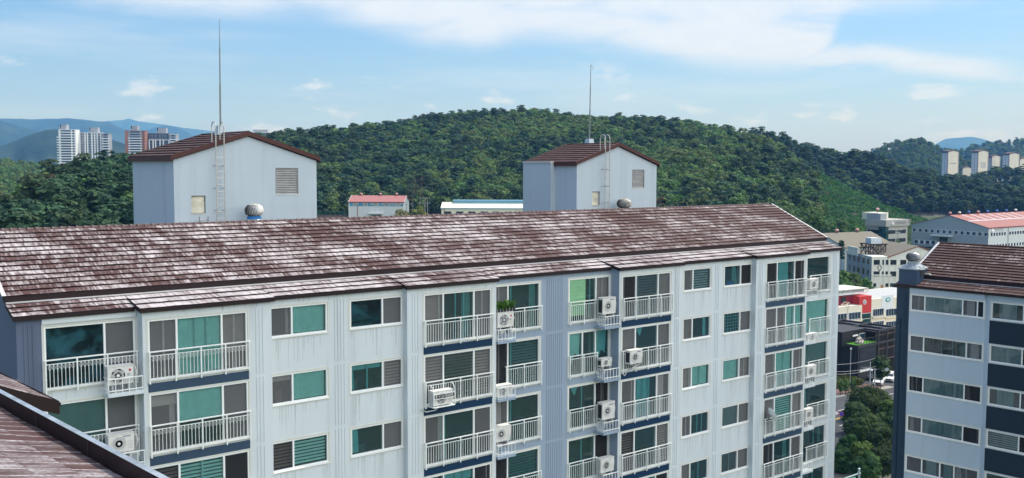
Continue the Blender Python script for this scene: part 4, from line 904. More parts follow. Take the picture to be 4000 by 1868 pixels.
# --- grey office with a stair lantern
P = at(3459, 868, 400); fr = frame(P, 56); L = len_to(P, hd(56), 3546); D = len_to(P, hd(-34), 3384); zT = P[2]+.8; z0 = 9.
b = thing('office_building', 'two-storey grey office with jagged parapet corners and a rooftop plant room', 'office building', P*[1, 1, 0]+[0, 0, z0]+hd(11)*7)
lf = (np.array([P[0], P[1], 0.])+hd(-34)*D, hd(146), hd(56))
w = MB(fr); w.box((0, 0, z0), (L, D, zT-2.6), 'wall_concrete'); w.box((-.6, -.6, zT-2.6), (L+.3, D+.1, zT), 'wall_concrete')
for k in range(4): w.box((-1.0+.12*k, -1.0+.12*k, zT-.5-.62*k), (-.2, -.2, zT-.2-.62*k), 'wall_concrete'); w.box((L, -1.0+.1*k, zT-.5-.62*k), (L+.8, -.2, zT-.2-.62*k), 'wall_concrete')
w.build('wall', b)
m = MB(fr); xa = 1.2; m.box((xa, 5.0, zT-.2), (xa+7.5, 12, zT+2.7), 'wall_ivory'); m.box((xa-1, D-6.5, zT-.2), (xa+3.0, D-.3, zT+2.4), 'wall_old_grey'); m.box((2, 3, zT-.1), (2.2, D-2, zT+1), 'sign_white'); m.build('plant_room', b)
m = MB(fr); m.tube([(1.0, 4.6, zT), (1.0, 4.6, zT+4.2)], .1, 'black_metal'); m.lathe((1.0, 4.6, zT+3.6), [(.2, 0), (.8, .3), (.7, .8), (.1, 1.2)], 'turb_pink', 10); m.build('mast', b)
for (z1_) in (P[2]-4.1, P[2]-7.6):
    m = MB(fr); m.box((L*.10, -.05, z1_-.75), (L*.46, 0, z1_+.75), 'pane_dark', 'Y'); m.box((L*.50, -.05, z1_-.75), (L*.92, 0, z1_+.75), 'pane_dark', 'Y'); m.build('window', b)
    m = MB(lf); m.box((D*.08, -.05, z1_-.75), (D*.72, 0, z1_+.75), 'pane_dark', 'Y'); m.build('window', b)
m = MB(fr); m.box((-1.0, -1.0, z0), (-.05, 2.4, zT-2.8), 'pane_green'); m.box((-.05, -1.0, z0), (L*.05, -.02, zT-2.8), 'pane_green'); m.build('stair_lantern', b)
m = MB(fr); m.lathe((L*.24, -.7, zT-1.4), [(.5, -.6), (.55, -.2), (.06, .9)], 'letter_white', 10); m.build('emblem', b); put_text('한국산업(주)', (L*.62, -.68, zT-1.35), 1.35, fr, 'letter_grey', b)
# --- old white works, water tank stand
P = at(3406, 1004, 300); fr = frame(P, 88); z0 = 0.; L = len_to(P, hd(88), 3628); D = len_to(P, hd(-4), 3308); zT = P[2]
b = thing('old_factory', 'weathered white old factory with rows of dark windows and a tan roof', 'factory', P*[1, 1, 0]+hd(80)*8)
lf = (np.array([P[0], P[1], 0.])+hd(-4)*D, hd(176), hd(86)); fr = (fr[0], hd(88), hd(-4))
w = MB(fr); xg = zat(3466, 1002, fr)[0]; xa, zA = zat(3583, 962, fr); xb = xa+(xa-xg)
w.face([(0, 0, z0), (xb, 0, z0), (xb, 0, zT), (xa, 0, zA), (xg, 0, zT), (0, 0, zT)], 'wall_old_white'); w.face([(0, D, z0), (0, 0, z0), (0, 0, zT), (0, D, zT)], 'wall_old_grey')  # left wall in a greyer copy of the white, its shade painted in
w.face([(xb, 0, z0), (xb, D, z0), (xb, D, zT), (xb, 0, zT)], 'wall_old_white'); w.face([(xb, D, z0), (0, D, z0), (0, D, zT), (xb, D, zT)], 'wall_old_white')
w.box((0, .3, zT-1), (xg+.2, 8, zT+.1), 'wall_old_white'); w.box((-.15, D*.55, zT+.1), (.3, D*.95, zT+2.0), 'wall_old_white'); w.box((-.25, 10, zT-.6), (.1, D, zT+.6), 'wall_old_white')
for k in range(6): w.box((-.18, D*(k+.3)/6, z0), (0, D*(k+.3)/6+.5, zT), 'wall_old_grey', 'X')
w.box((xg*.78, -.10, z0), (xg*.78+.5, 0, zT-.6), 'wall_old_white', 'Y'); w.box((0, -.08, zT-5.7), (xg*1.3, 0, zT-5.3), 'wall_old_white', 'Y'); w.build('wall', b)
r = MB(fr)
for q in ([(xg, -.2, zT), (xa, -.2, zA+.15), (xa, D, zA+.15), (xg, D, zT)], [(xa, -.2, zA+.15), (xb, -.2, zT), (xb, D, zT), (xa, D, zA+.15)]):
    r.face(q, 'roof_tan'); r.face([(p[0], p[1], p[2]-.3) for p in q[::-1]], 'roof_tan')
    for a, c_ in zip(q, q[1:]+q[:1]): r.face([a, c_, (c_[0], c_[1], c_[2]-.3), (a[0], a[1], a[2]-.3)], 'rust_red')
r.face([(.2, 8, zT+.05), (xg, 8, zT), (xg, D, zT), (.2, D, zT+.05)], 'roof_tan'); r.build('roof', b)
for yp, xs in ((1025, (3413, 3446, 3477, 3515)), (1070, (3412, 3444, 3476, 3515)), (1114, (3411, 3458))):
    for xx in xs:
        x, z = zat(xx, yp, fr); m = MB(fr); h_ = .75 if yp < 1100 else .55; m.box((x, -.02, z-h_), (x+(1.85 if yp < 1100 else .9), .03, z+h_), 'pane_dark', 'Y'); m.box((x-.1, -.1, z-h_-.14), (x+1.95, 0, z-h_), 'wall_old_white', 'Y'); m.build('window', b)
x, z = zat(3440, 1121, fr); m = MB(fr); m.box((x, -.05, z-1.4), (x+1.0, 0, z+.6), 'orange_door', 'Y'); m.build('door', b); x, z = zat(3476, 1114, fr); m = MB(fr); m.box((x, -.05, z-1), (x+2.6, 0, z+.6), 'pane_green', 'Y'); m.build('window', b)
x, z = zat(3435, 1046, fr); m = MB(fr)
for s_ in (1.0, .6): m.face([(x-.75*s_, -.02-.01*(s_ < 1), z), (x, -.02-.01*(s_ < 1), z-1.25*s_), (x+.75*s_, -.02-.01*(s_ < 1), z), (x, -.02-.01*(s_ < 1), z+1.25*s_)], 'retaining_brown' if s_ == 1 else 'wall_old_white')
m.build('emblem', b)
for yp in (1010, 1053):
    for k in range(5):
        x = D*(.07+.19*k); z = zat(3406, yp+14, fr)[2-1]; m = MB(lf); m.box((x, -.04, z-.85), (x+D*.095, .03, z+.85), 'pane_dark', 'Y'); m.build('window', b)
T0 = at(3411, 984, 309); t = thing('water_tank', 'pale panelled water tank on a dark lattice stand above the old factory', 'water tank', T0); zt0, zt1, zt2 = at(3411, 990, 309)[2], at(3411, 952, 309)[2], at(3411, 929, 309)[2]
tf = frame(T0, 78); m = MB(tf); hw = 2.6
for xx in (-hw, 0, hw):
    for yy in (-hw, 0, hw): m.box((xx-.1, yy-.1, zt0-.5), (xx+.1, yy+.1, zt1), 'rust_dark')
for yy in (-hw, hw):
    for k in range(2):
        for s_ in (0, 1): m.tube([(-hw+k*hw, yy, zt0+(zt1-zt0)*s_), (-hw+(k+1)*hw, yy, zt0+(zt1-zt0)*(1-s_))], .11, 'rust_dark', 4); m.tube([(yy, -hw+k*hw, zt0+(zt1-zt0)*s_), (yy, -hw+(k+1)*hw, zt0+(zt1-zt0)*(1-s_))], .11, 'rust_dark', 4)
    m.box((-hw-.3, yy-.15, zt1-.3), (hw+.3, yy+.15, zt1), 'rust_dark'); m.box((-hw-.3, yy-.1, (zt0+zt1)/2-.1), (hw+.3, yy+.1, (zt0+zt1)/2+.1), 'rust_dark')
m.box((-hw-.4, -hw-.4, zt1), (hw+.4, hw+.4, zt1+.12), 'rust_dark'); m.build('stand', t)
m = MB(tf); m.box((-1.75, -1.6, zt1+.12), (1.65, 1.6, zt2), 'tank_pale')
for k in range(5): x = -1.75+3.4*k/4; m.box((x-.05, -1.66, zt1+.12), (x+.05, -1.6, zt2), 'sign_white'); 
for k in range(3): z = zt1+.12+(zt2-zt1-.12)*k/2; m.box((-1.78, -1.65, z-.05), (1.68, -1.6, z+.05), 'sign_white')
m.build('tank', t)
# --- tan roofed shed behind
P = at(3302, 962, 345); fr = frame(P, 62); b = thing('shed', 'long low shed with a faded tan roof and a pale gable', 'shed', P*[1, 1, 0]+hd(40)*8)
w = MB(fr); r = MB(fr); zE = P[2]-.5; zR = at(3300, 915, 352)[2]; gable_house((w, r), 24, 22, zE, zR, 'wall_concrete', 'wall_light_sheet', 'roof_tan', 'x', 2, .3); w.build('wall', b); r.build('roof', b)
for q, lb in ((.30, 'rusty ridge ventilator on the tan shed, nearer the stripy long block'), (.72, 'rusty ridge ventilator on the tan shed, nearer the water tank')): mini_vent(fr, 24*q, 11, zR+.1, .75, 'turb_pink', 'rust_red', lb, 'ventilators on the tan shed')
# --- cream shop building with red tower
P = at(3279, 1200, 240); fr = frame(P, 59); z0 = 0.; L = len_to(P, hd(59), 3368); zT = P[2]
b = thing('shop_building', 'cream shop building with a bright red corner tower and a green glass stair', 'shop building', P*[1, 1, 0]+hd(59)*8)
w = MB(fr); w.box((-8, 0, z0), (L, 12, zT), 'wall_cream')
Q = at(3398, 1184, 246); x2 = float((Q-fr[0]*[1, 1, 0]-[0, 0, Q[2]])@fr[1]); y2 = float((Q*[1, 1, 0]-fr[0])@fr[2]); zT2 = Q[2]
w.box((x2+.6, y2, z0), (x2+26, y2+14, zT2+.9), 'wall_cream'); w.box((x2+1.2, y2+.6, zT2+.9), (x2+25.5, y2+13.5, zT2+.93), 'roof_grey'); w.box((-7.5, .6, zT), (L, 2.1, zT+.03), 'roof_grey'); w.build('wall', b)
def cream_windows(x0, x1, yy, z, n):
    m = MB((fr[0]+fr[2]*yy, fr[1], fr[2])); m.box((x0-.1, -.06, z-.9), (x1+.1, 0, z+.9), 'sign_white', 'Y'); m.box((x0-.3, -.5, z-1.35), (x1+.3, 0, z-.95), 'wall_cream')
    for i in range(n): s_ = (x1-x0)/n; m.box((x0+s_*i+.06, -.10, z-.8), (x0+s_*(i+1)-.06, -.05, z+.8), 'pane_blue', 'Y'); m.box((x0+s_*i, -.55, z-.95), (x0+s_*i+.6*s_, -.45, z-.75), 'roof_grey')
    m.build('window', b)
f2 = (fr[0]+fr[2]*y2, fr[1], fr[2])
for yp in (1236, 1284):
    xa, z = zat(3280, yp, fr); xb_, _ = zat(3307, yp, fr); cream_windows(xa-3, xb_, 0, z-.25, 5); xa, z = zat(3315, yp, fr); xb_, _ = zat(3361, yp, fr); cream_windows(xa, xb_, 0, z, 4)
for yp in (1222, 1271):
    for a, c_ in ((3409, 3451), (3460, 3510)): xa, z = zat(a, yp, f2); xb_, _ = zat(c_, yp, f2); cream_windows(xa, xb_, y2, z, 5)
m = MB(fr); xt0, zr0 = zat(3361, 1159, fr); zt1 = zat(3380, 1213, fr)[1]; xs0 = zat(3369, 1213, fr)[0]; m.box((xt0-.2, y2*.25, zt1-.6), (x2+.3, y2+6, zr0), 'bright_red'); m.build('red_tower', b)
xm, zm = zat(3377, 1181, (fr[0]+fr[2]*y2*.25, fr[1], fr[2])); ax = (fr[1], ZU, -fr[2]); m = MB(); c_ = MB((fr[0]+fr[2]*(y2*.25-.04), fr[1], fr[2])).p((xm, 0, zm))
m.lathe(c_, [(.62, 0), (.60, .05), (.01, .05)], 'letter_white', 16, axis=ax); m.lathe(np.array(c_)-fr[2]*.05, [(.42, 0), (.40, .03), (.01, .03)], 'letter_black', 16, axis=ax)
for a in range(3): v = fr[1]*math.cos(a*1.05)+ZU*math.sin(a*1.05); m.tube([np.array(c_)-fr[2]*.1-v*.45, np.array(c_)-fr[2]*.1+v*.45], .06, 'letter_white', 4)
m.build('emblem', b)
m = MB(fr); m.box((L+.3, y2*.35, z0), (x2+.1, y2+5, zt1-.5), 'pane_green')
for k in range(8): z = zt1-.8-k*1.35; m.box((L+.2, y2*.35-.06, z), (x2+.15, y2*.35, z+.10), 'sign_white')
m.build('glass_stair', b)
m = MB(fr); m.box((-9, 2.2, zT-.3), (xt0+.0, 13, zat(3300, 1148, (fr[0]+fr[2]*2.2, fr[1], fr[2]))[1]), 'maroon'); m.box((3.0, 2.1, zT+.6), (4.8, 2.2, zT+1.9), 'pane_dark'); m.build('maroon_upper_floor', b)
m = MB(fr); fk = (fr[0]+fr[2]*1.6, fr[1], fr[2]); zr1, zr2 = zat(3340, 1129, fk)[1], zat(3340, 1150, fk)[1]
m.box((-9, 1.6, zr2), (x2+.6, 2.0, zr2+.45), 'letter_white'); m.box((-9, 1.6, zr1-.2), (x2+.8, 9, zr1), 'roof_pale'); m.box((-9, 2.2, zr2+.2), (x2, 9, zr1-.2), 'roof_grey'); m.face([(x2-1.6, 1.55, zr2), (x2+.9, 1.55, zr1), (x2+.9, 1.55, zr2+.3)], 'letter_white')
for k in range(9): m.tube([(-8+1.6*k, 1.55, zr2+.3), (-7.2+1.6*k, 1.55, zr1-.1), (-6.4+1.6*k, 1.55, zr2+.3)], .05, 'letter_white', 4)
m.build('roof', b)
m = MB(f2); xa, z = zat(3443, 1190, f2); m.box((xa, -.06, z-1.6), (xa+4.4, 0, z+2.2), 'sign_white', 'Y'); sg = m.build('sign_board', b)
m = MB(); cc = MB(f2).p((xa+2.3, -.1, z+1.1)); m.lathe(cc, [(.95, 0), (.9, .04), (.01, .04)], 'teal_print', 18, axis=(fr[1], ZU*.62, -fr[2])); m.lathe(np.array(cc)-fr[2]*.05, [(.6, 0), (.01, .02)], 'letter_white', 18, axis=(fr[1], ZU*.5, -fr[2])); m.build('emblem', sg); 
m = MB(fr)
for dx_ in (0,): xq, zq = zat(3312, 1193, fr); m.tube([(xq-1.2, -.3, zq), (xq, -.3, zq+.7), (xq+1.2, -.3, zq), (xq-1.2, -.3, zq)], .06, 'wall_cream', 5); m.tube([(xq-1.2, 1.0, zq), (xq, 1.0, zq+.7), (xq+1.2, 1.0, zq), (xq-1.2, 1.0, zq)], .06, 'wall_cream', 5); m.tube([(xq, -.3, zq+.7), (xq, 1.0, zq+.7)], .06, 'wall_cream', 5); m.tube([(xq, -.1, zq), (xq, -.1, zq-4)], .05, 'roof_grey', 5)
m.build('flood_lamp_frame', b)
m = MB(f2)
for k in range(9): xa, z = zat(3470, 1290, f2); m.box((xa-6+1.5*k, -2.2, z-.9), (xa-6+1.5*k+.75, -.1, z-.3), 'awning_yellow' if k % 2 else 'awning_red')
m.face([(xa-6.5, -2.3, z-.8), (xa+9, -2.3, z-.8), (xa+9, -.1, z+.6), (xa-6.5, -.1, z+.6)], 'awning_yellow'); m.build('awning', b)
# --- black terrace cafe
P = at(3348, 1500, 196); fr = frame(P, 50); lf = (np.array([P[0], P[1], 0.])+hd(-40)*14, hd(140), hd(50)); z0 = 0.
b = thing('cafe_building', 'black metal cafe with a turfed terrace and an open frame pergola', 'cafe', P*[1, 1, 0]+hd(20)*6)
SB = 2.6; zTer = zat(3345, 1349, fr)[1]; xe = zat(3425, 1400, fr)[0]
w = MB(fr); w.box((0, 0, z0), (xe, 14, zTer-.7), 'black_metal')
for k in range(10): w.box((-.06, 1.3*k+.4, z0), (0, 1.3*k+.48, zTer-.7), 'black_frame', 'X')
w.build('lower_wall', b)
m = MB(fr); m.box((-.15, -.15, zTer-.7), (xe+.1, SB, zTer-.15), 'black_frame'); m.box((.05, .05, zTer-.15), (xe-.1, SB, zTer-.10), 'turf_green'); m.build('terrace', b)
pf = (fr[0]+fr[2]*SB, fr[1], fr[2]); zU0 = zat(3427, 1290, pf)[1]+.9; zU1 = zat(3290, 1275, (fr[0]-fr[1]*2, hd(140), hd(50)))[1]
m = MB(fr); m.box((-1.5, SB, zTer-.7), (xe, 14, zU0), 'black_metal'); m.box((xe*.25, SB-.08, zTer+.2), (xe*.62, SB, zU0-.8), 'pane_dark'); m.box((xe*.66, SB-.10, zTer+.2), (xe*.95, SB, zU0-.9), 'roof_grey'); m.box((xe*.68, SB-.15, zTer+.3), (xe*.93, SB-.08, zU0-1.0), 'pane_blue'); m.box((xe*.30, SB-.15, zTer+1.05), (xe*.58, 6.13, zTer+1.35), 'letter_white'); m.build('upper_wall', b)
m = MB(fr)
for x in (xe+.1, xe+3.4, xe+7.0):
    for y in (-.1, 6.0, 12): m.box((x-.14, y-.14, z0), (x+.14, y+.14, zU0), 'black_frame')
for y in (-.1, 6.0, 12): m.box((xe-.1, y-.15, zU0-.5), (xe+8.0, y+.15, zU0), 'black_frame'); m.box((xe-.1, y-.12, zTer-.6), (xe+8.0, y+.12, zTer-.2), 'black_frame')
for x in (xe+.1, xe+3.4, xe+7.0): m.box((x-.14, -.1, zU0-.45), (x+.14, 12, zU0-.05), 'black_frame'); m.box((x-.12, -.1, zTer-.55), (x+.12, 12, zTer-.25), 'black_frame')
m.box((xe+.25, .5, z0), (xe+8, 11.8, zU0-.55), 'cafe_inner')
for k in range(1, 7): m.box((xe+.25+k*1.1, .42, z0), (xe+.30+k*1.1, .5, zU0-.55), 'black_frame')
for z in (zTer-4.2, zTer-2.0, zTer+.9): m.box((xe+.2, .40, z), (xe+8, .5, z+.18), 'retaining_brown')
m.build('pergola', b)
m = MB(fr)
for k in range(8): m.box((xe*k/7-.03, -.08, zTer-.1), (xe*k/7+.03, -.02, zTer+1.0), 'black_frame')
m.box((0, -.08, zTer+.95), (xe, -.02, zTer+1.02), 'black_frame'); m.box((-.1, -.08, zTer+.95), (-.03, SB, zTer+1.02), 'black_frame'); m.build('terrace_rail', b)
m = MB(fr); m.box((xe*.08, -.06, zTer-5.6), (xe*.92, 0, zTer-1.0), 'pane_dark', 'Y'); m.box((xe*.1, -.1, zTer-5.6), (xe*.9, -.05, zTer-5.1), 'letter_white', 'Y'); m.box((xe*.02, -.12, zTer-8.2), (xe, -.02, zTer-5.9), 'black_frame', 'Y'); m.build('window', b)
m = MB(fr); m.box((xe*.05, -.06, z0), (xe*.3, 0, 2.6), 'pane_dark', 'Y'); m.build('door', b)
for q, lb in (((1.8, .9), 'beige cloth lounge seat on the turfed terrace, nearer the rail'), ((3.2, 1.5), 'beige cloth lounge seat on the turfed terrace, nearer the wall')):
    c_ = MB(fr).p((q[0], q[1], zTer-.10)); t = thing('lounge_seat', lb, 'seat', c_, 'lounge seats on the cafe terrace'); m = MB(fr); m.lathe((0, 0, 0), [], 'cloth_beige') if False else None
    m = MB(); m.lathe(c_, [(.75, 0), (.85, .25), (.7, .5), (.3, .55), (.02, .5)], 'cloth_beige', 10); m.build('cushion', t); m = MB(); m.lathe((c_[0]+.25, c_[1]+.35, c_[2]+.35), [(.55, 0), (.5, .5), (.2, .75), (.02, .78)], 'cloth_beige', 8); m.build('backrest', t)

# --- far apartment towers, left
def far_block(label, x0, x1, ytop, d, hx, side, spec, roofbox, zb=10., D=14.):
    P = at(x0, ytop, d); fr = frame(P, hx); L = len_to(P, hd(hx), x1); zT = P[2]; fh = 2.95
    t = thing('apartment_tower', label, 'apartment building', P*[1, 1, 0]+[0, 0, zb]+hd(hx)*L/2, 'far apartment towers beyond the wood')
    w = MB(fr); w.box((0, 0, zb), (L, D, zT), spec['wall']); 
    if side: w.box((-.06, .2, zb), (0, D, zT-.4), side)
    for a, c_, m_ in spec.get('panels', []): w.box((L*a, -.05, zb), (L*c_, 0, zT+spec.get('pt', -.3)), m_, 'Y')
    w.build('wall', t)
    n = int((zT-zb)/fh); n = min(n, 22)
    for i in range(n):
        z = zT-1.0-fh*i
        if 'slab' in spec and i >= spec.get('skip', 0):
            for a, c_ in spec['slab']: m = MB(fr); m.box((L*a, -1.2, z-2.35), (L*c_, 0, z-1.35), 'apt_white'); m.build('balcony', t)
        for a, c_, m_ in spec['win']:
            m = MB(fr); m.box((L*a, -.14, z-1.25), (L*c_, -.04, z+.35), m_); m.build('window', t)
    for a, c_, hh in roofbox: m = MB(fr); m.box((L*a, 3, zT), (L*c_, D-2, zT+hh), 'apt_grey'); m.box((L*a+.5, 2.95, zT+hh*.4), (L*a+1.6, 3.0, zT+hh), 'pane_dark'); m.build('roof_house', t)
    c_ = MB(fr); c_.box((-.4, -.4, zT-.05), (L+.4, D+.4, zT+.35), spec.get('cap', 'apt_white')); c_.build('parapet', t)
    return t
far_block('white far tower with stacked balcony bands, leftmost of the tall blocks', 228, 295, 506.5, 1150, 84, 'apt_blue_white', dict(wall='apt_white', slab=[(-.1, .75)], skip=2, win=[(.13, .72, 'pane_blue'), (.80, .93, 'pane_dark')]), [(.02, .42, 6.)])  # left side sheet in a duller white, shade put into its colour
far_block('far tower with white upright stripes beside the white balcony tower', 309, 394, 519.5, 1165, 84, None, dict(wall='apt_grey', panels=[(0, .05, 'apt_white'), (.24, .29, 'apt_white'), (.35, .40, 'apt_white'), (.55, .61, 'apt_white'), (.68, .74, 'apt_white'), (.80, .86, 'apt_white'), (.95, 1, 'apt_white')], pt=0., win=[(.07, .12, 'pane_dark'), (.14, .22, 'apt_slate'), (.30, .34, 'pane_dark'), (.43, .53, 'pane_blue'), (.62, .67, 'pane_dark'), (.75, .79, 'pane_dark'), (.88, .94, 'pane_dark')]), [(.42, .82, 6.5)])
far_block('narrow dark link block between the white and the striped far towers', 295, 309, 516, 1172, 84, None, dict(wall='apt_slate', win=[(.1, .9, 'pane_blue')], cap='apt_slate'), [])
far_block('slim far block of white balconies at the end of the striped tower', 394, 423, 522, 1160, 84, None, dict(wall='apt_grey', slab=[(.1, 1.05)], skip=1, win=[(.35, .9, 'pane_blue')], cap='apt_grey'), [])
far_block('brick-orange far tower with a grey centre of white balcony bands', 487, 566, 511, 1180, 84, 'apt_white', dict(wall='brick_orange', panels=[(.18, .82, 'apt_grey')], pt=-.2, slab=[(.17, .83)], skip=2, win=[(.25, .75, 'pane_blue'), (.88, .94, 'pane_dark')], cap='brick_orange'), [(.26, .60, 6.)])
far_block('narrow dark link block beside the brick-orange far tower', 566, 581, 521, 1200, 84, None, dict(wall='apt_slate', win=[(.1, .9, 'pane_blue')], cap='apt_slate'), [])
t = far_block('slate and white striped far tower beside the narrow link of the brick one', 581, 661, 521, 1195, 84, None, dict(wall='apt_slate', win=[(.05, .12, 'pane_dark'), (.2, .3, 'pane_blue'), (.38, .5, 'pane_dark'), (.58, .64, 'pane_dark'), (.7, .76, 'pane_blue'), (.85, .95, 'pane_dark')], cap='apt_grey'), [(.36, .82, 6.5)])
far_block('low white far block half hidden by the larger tower roof', 661, 688, 526, 1188, 84, None, dict(wall='apt_grey', slab=[(0, 1)], skip=1, win=[(.3, .8, 'pane_blue')]), [])
P = at(581, 545, 1193); fr = frame(P, 84); L = len_to(P, hd(84), 661); m = MB(fr)
for a, c_ in ((0, .05), (.18, .24), (.3, .36), (.52, .58), (.68, .74), (.94, 1)): m.box((L*a, -.2, 30), (L*c_, 0, P[2]), 'apt_white')
m.box((0, -.2, P[2]-.8), (L, 0, P[2]), 'apt_white'); o = m.build('white_stripes', t)
# --- far apartment towers, right
def cream_tower(label, xl, xc, xr, yt, ypk, d, marks=0):
    P = at(xc, yt, d); fr = frame(P, 62); L = len_to(P, hd(62), xr); D = len_to(P, hd(-28), xl, 0, 120); zT = P[2]; zP = at((xc+xr)/2, ypk, d)[2]; zb = 2.
    t = thing('apartment_tower', label, 'apartment building', P*[1, 1, 0]+[0, 0, zb]+hd(62)*L/2, 'far cream apartment towers at the right')
    w = MB(fr); w.face([(0, 0, zb), (L, 0, zb), (L, 0, zT), (L/2, 0, zP), (0, 0, zT)], 'apt_cream'); w.face([(0, D, zb), (0, 0, zb), (0, 0, zT-1.2), (0, D, zT-1.2)], 'apt_blue_white'); w.face([(L, 0, zb), (L, D, zb), (L, D, zT), (L, 0, zT)], 'apt_cream')  # left side bluer and duller than the front, shade painted in
    w.box((L-1.4, -.15, zb), (L, 0, zT-.6), 'apt_pink', 'Y'); w.box((-.15, 0, zb), (0, 1.6, zT-.5), 'apt_pink', 'X'); w.build('wall', t)
    r = MB(fr); hz_ = 1.1
    r.face([(-.8, -.6, zT-.2), (L/2, -.6, zP+.2), (L/2, -.6, zP+.2+hz_), (-.8, -.6, zT+hz_-.2)], 'apt_roof_brown'); r.face([(L/2, -.6, zP+.2), (L+.8, -.6, zT-.2), (L+.8, -.6, zT+hz_-.2), (L/2, -.6, zP+.2+hz_)], 'apt_roof_brown')
    r.face([(-.8, -.6, zT+hz_-.2), (L/2, -.6, zP+.2+hz_), (L/2, D, zP+.2+hz_), (-.8, D, zT+hz_-.2)], 'apt_roof_brown'); r.face([(L/2, -.6, zP+.2+hz_), (L+.8, -.6, zT+hz_-.2), (L+.8, D, zT+hz_-.2), (L/2, D, zP+.2+hz_)], 'apt_roof_brown'); r.face([(-.8, D, zT-1.6), (-.8, -.6, zT-1.6), (-.8, -.6, zT+hz_-.2), (-.8, D, zT+hz_-.2)], 'apt_roof_brown'); r.build('roof', t)
    lf = (np.array([P[0], P[1], 0.])+hd(-28)*D, hd(152), hd(62)); n = min(14, int((zT-zb)/2.9))
    for i in range(n):
        z = zT-4-2.9*i; m = MB(lf); m.box((D*.42, -.1, z-.7), (D*.52, 0, z+.5), 'pane_dark', 'Y'); m.box((D*.75, -.1, z-.4), (D*.84, 0, z+.2), 'apt_grey', 'Y'); m.box((D*.1, -.1, z-.4), (D*.18, 0, z+.2), 'apt_grey', 'Y'); m.build('window', t)
        m = MB(fr); m.box((L-1.3, -.22, z-.4), (L-.3, -.14, z+.3), 'apt_blue_white'); m.build('window', t)
    if marks:
        m = MB(fr)
        for k in range(marks): m.box((L*.25, -.12, zT-16-2.6*k), (L*.78, 0, zT-15-2.6*k), 'apt_grey', 'Y')
        m.build('painted_mark', t)
    if marks == 1:
        m = MB(fr)
        for a, z in ((.15, 38), (.3, 44), (.55, 41), (.7, 46)): m.box((L*a, -.12, zT-z-1.5), (L*a+2.4, 0, zT-z), 'rust_red', 'Y')
        m.build('painted_flowers', t)
    return t
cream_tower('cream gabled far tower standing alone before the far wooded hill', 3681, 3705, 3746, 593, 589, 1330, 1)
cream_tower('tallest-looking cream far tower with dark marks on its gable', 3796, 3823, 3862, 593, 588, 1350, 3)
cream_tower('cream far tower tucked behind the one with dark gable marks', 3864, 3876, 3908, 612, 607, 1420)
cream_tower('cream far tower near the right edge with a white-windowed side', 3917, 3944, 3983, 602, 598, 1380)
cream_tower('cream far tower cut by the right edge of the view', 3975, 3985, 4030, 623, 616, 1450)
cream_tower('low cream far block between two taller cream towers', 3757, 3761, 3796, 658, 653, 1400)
P = at(3864, 697, 1050); fr = frame(P, 70); b = thing('hill_house', 'tiny white house with a red roof on the dark wooded slope', 'house', P-(0, 0, 6)); w = MB(fr); r = MB(fr); gable_house((w, r), 9, 7, P[2], P[2]+2.4, 'apt_white', 'apt_white', 'roof_red', 'x', P[2]-9, .5); w.build('wall', b); r.build('roof', b)
P = at(1010, 509, 900); fr = frame(P, 80); b = thing('hilltop_building', 'small grey flat building among trees beyond the larger stair tower', 'building', P-(0, 0, 12)); w = MB(fr); w.box((-9, 0, P[2]-14), (9, 9, P[2]-2.2), 'apt_grey'); w.box((-10, -1, P[2]-2.2), (10, 10, P[2]-1.7), 'apt_white'); w.build('wall', b); m = MB(fr); m.box((-5, 2, P[2]-1.7), (8, 7, P[2]+.6), 'apt_grey'); m.build('roof_house', b)
# --- retaining wall, fence, poles by the workshop
P = at(1236, 842, 432); fr = frame(P, 90); L = len_to(P, hd(90), 1362); b = thing('retaining_wall', 'brown retaining wall at the foot of the wooded hill', 'wall', P*[1, 1, 0]+[0, 0, 14]); m = MB(fr); m.box((0, 0, 12), (L, 1, P[2]), 'retaining_brown'); tag(b, b['label'], 'wall'); m.build('wall_face', b)
b = thing('wire_fence', 'green wire fence on top of the brown retaining wall', 'fence', P); m = MB(fr); plain('fence_green', (.10, .28, .20), .6)
for k in range(8): m.box((L*k/7-.05, .4, P[2]-.1), (L*k/7+.05, .5, P[2]+1.9), 'fence_green')
for z in (.4, 1.1, 1.8): m.box((0, .43, P[2]+z-.03), (L, .47, P[2]+z+.03), 'fence_green')
m.build('fence_panel', b)
plain('concrete_pole', (.42, .42, .40), .8)
def pole(label, x, yt, yb_, d, arms, dbl=0.0, group=None):
    p = at(x, yb_, d); q = at(x, yt, d); t = thing('utility_pole', label, 'utility pole', p-(0, 0, 2), group); m = MB(); m.tube([p-(0, 0, 4), (p[0], p[1], q[2])], .19, 'concrete_pole', 8, .13)
    if dbl: o = hd(90)*dbl; m.tube([p+o-(0, 0, 4), np.array([p[0], p[1], q[2]-1.2])+o], .17, 'concrete_pole', 8, .12)
    m.build('post', t)
    for k, (dz, hw) in enumerate(arms):
        m = MB(); c_ = np.array([p[0], p[1], q[2]-dz]); u = hd(90); m.tube([c_-u*hw, c_+u*hw], .06, 'steel_grey', 5)
        for s_ in (-1, -.4, .4, 1): m.lathe(c_+u*hw*s_, [(.09, 0), (.12, .15), (.05, .4)], 'letter_white', 6)
        m.build('cross_arm', t)
    return t
pole('double concrete utility pole with forked insulators right of the yellow bush', 1660, 772, 850, 415, [(.3, 1.9), (2.4, 2.0)], 1.1)
pole('slim utility pole with one arm just right of the lettered workshop', 1589, 796, 860, 420, [(.2, 2.0)])
pole('lamp-like pole in front of the grey office', 3506, 896, 955, 388, [(.3, 1.6), (1.4, .8)])
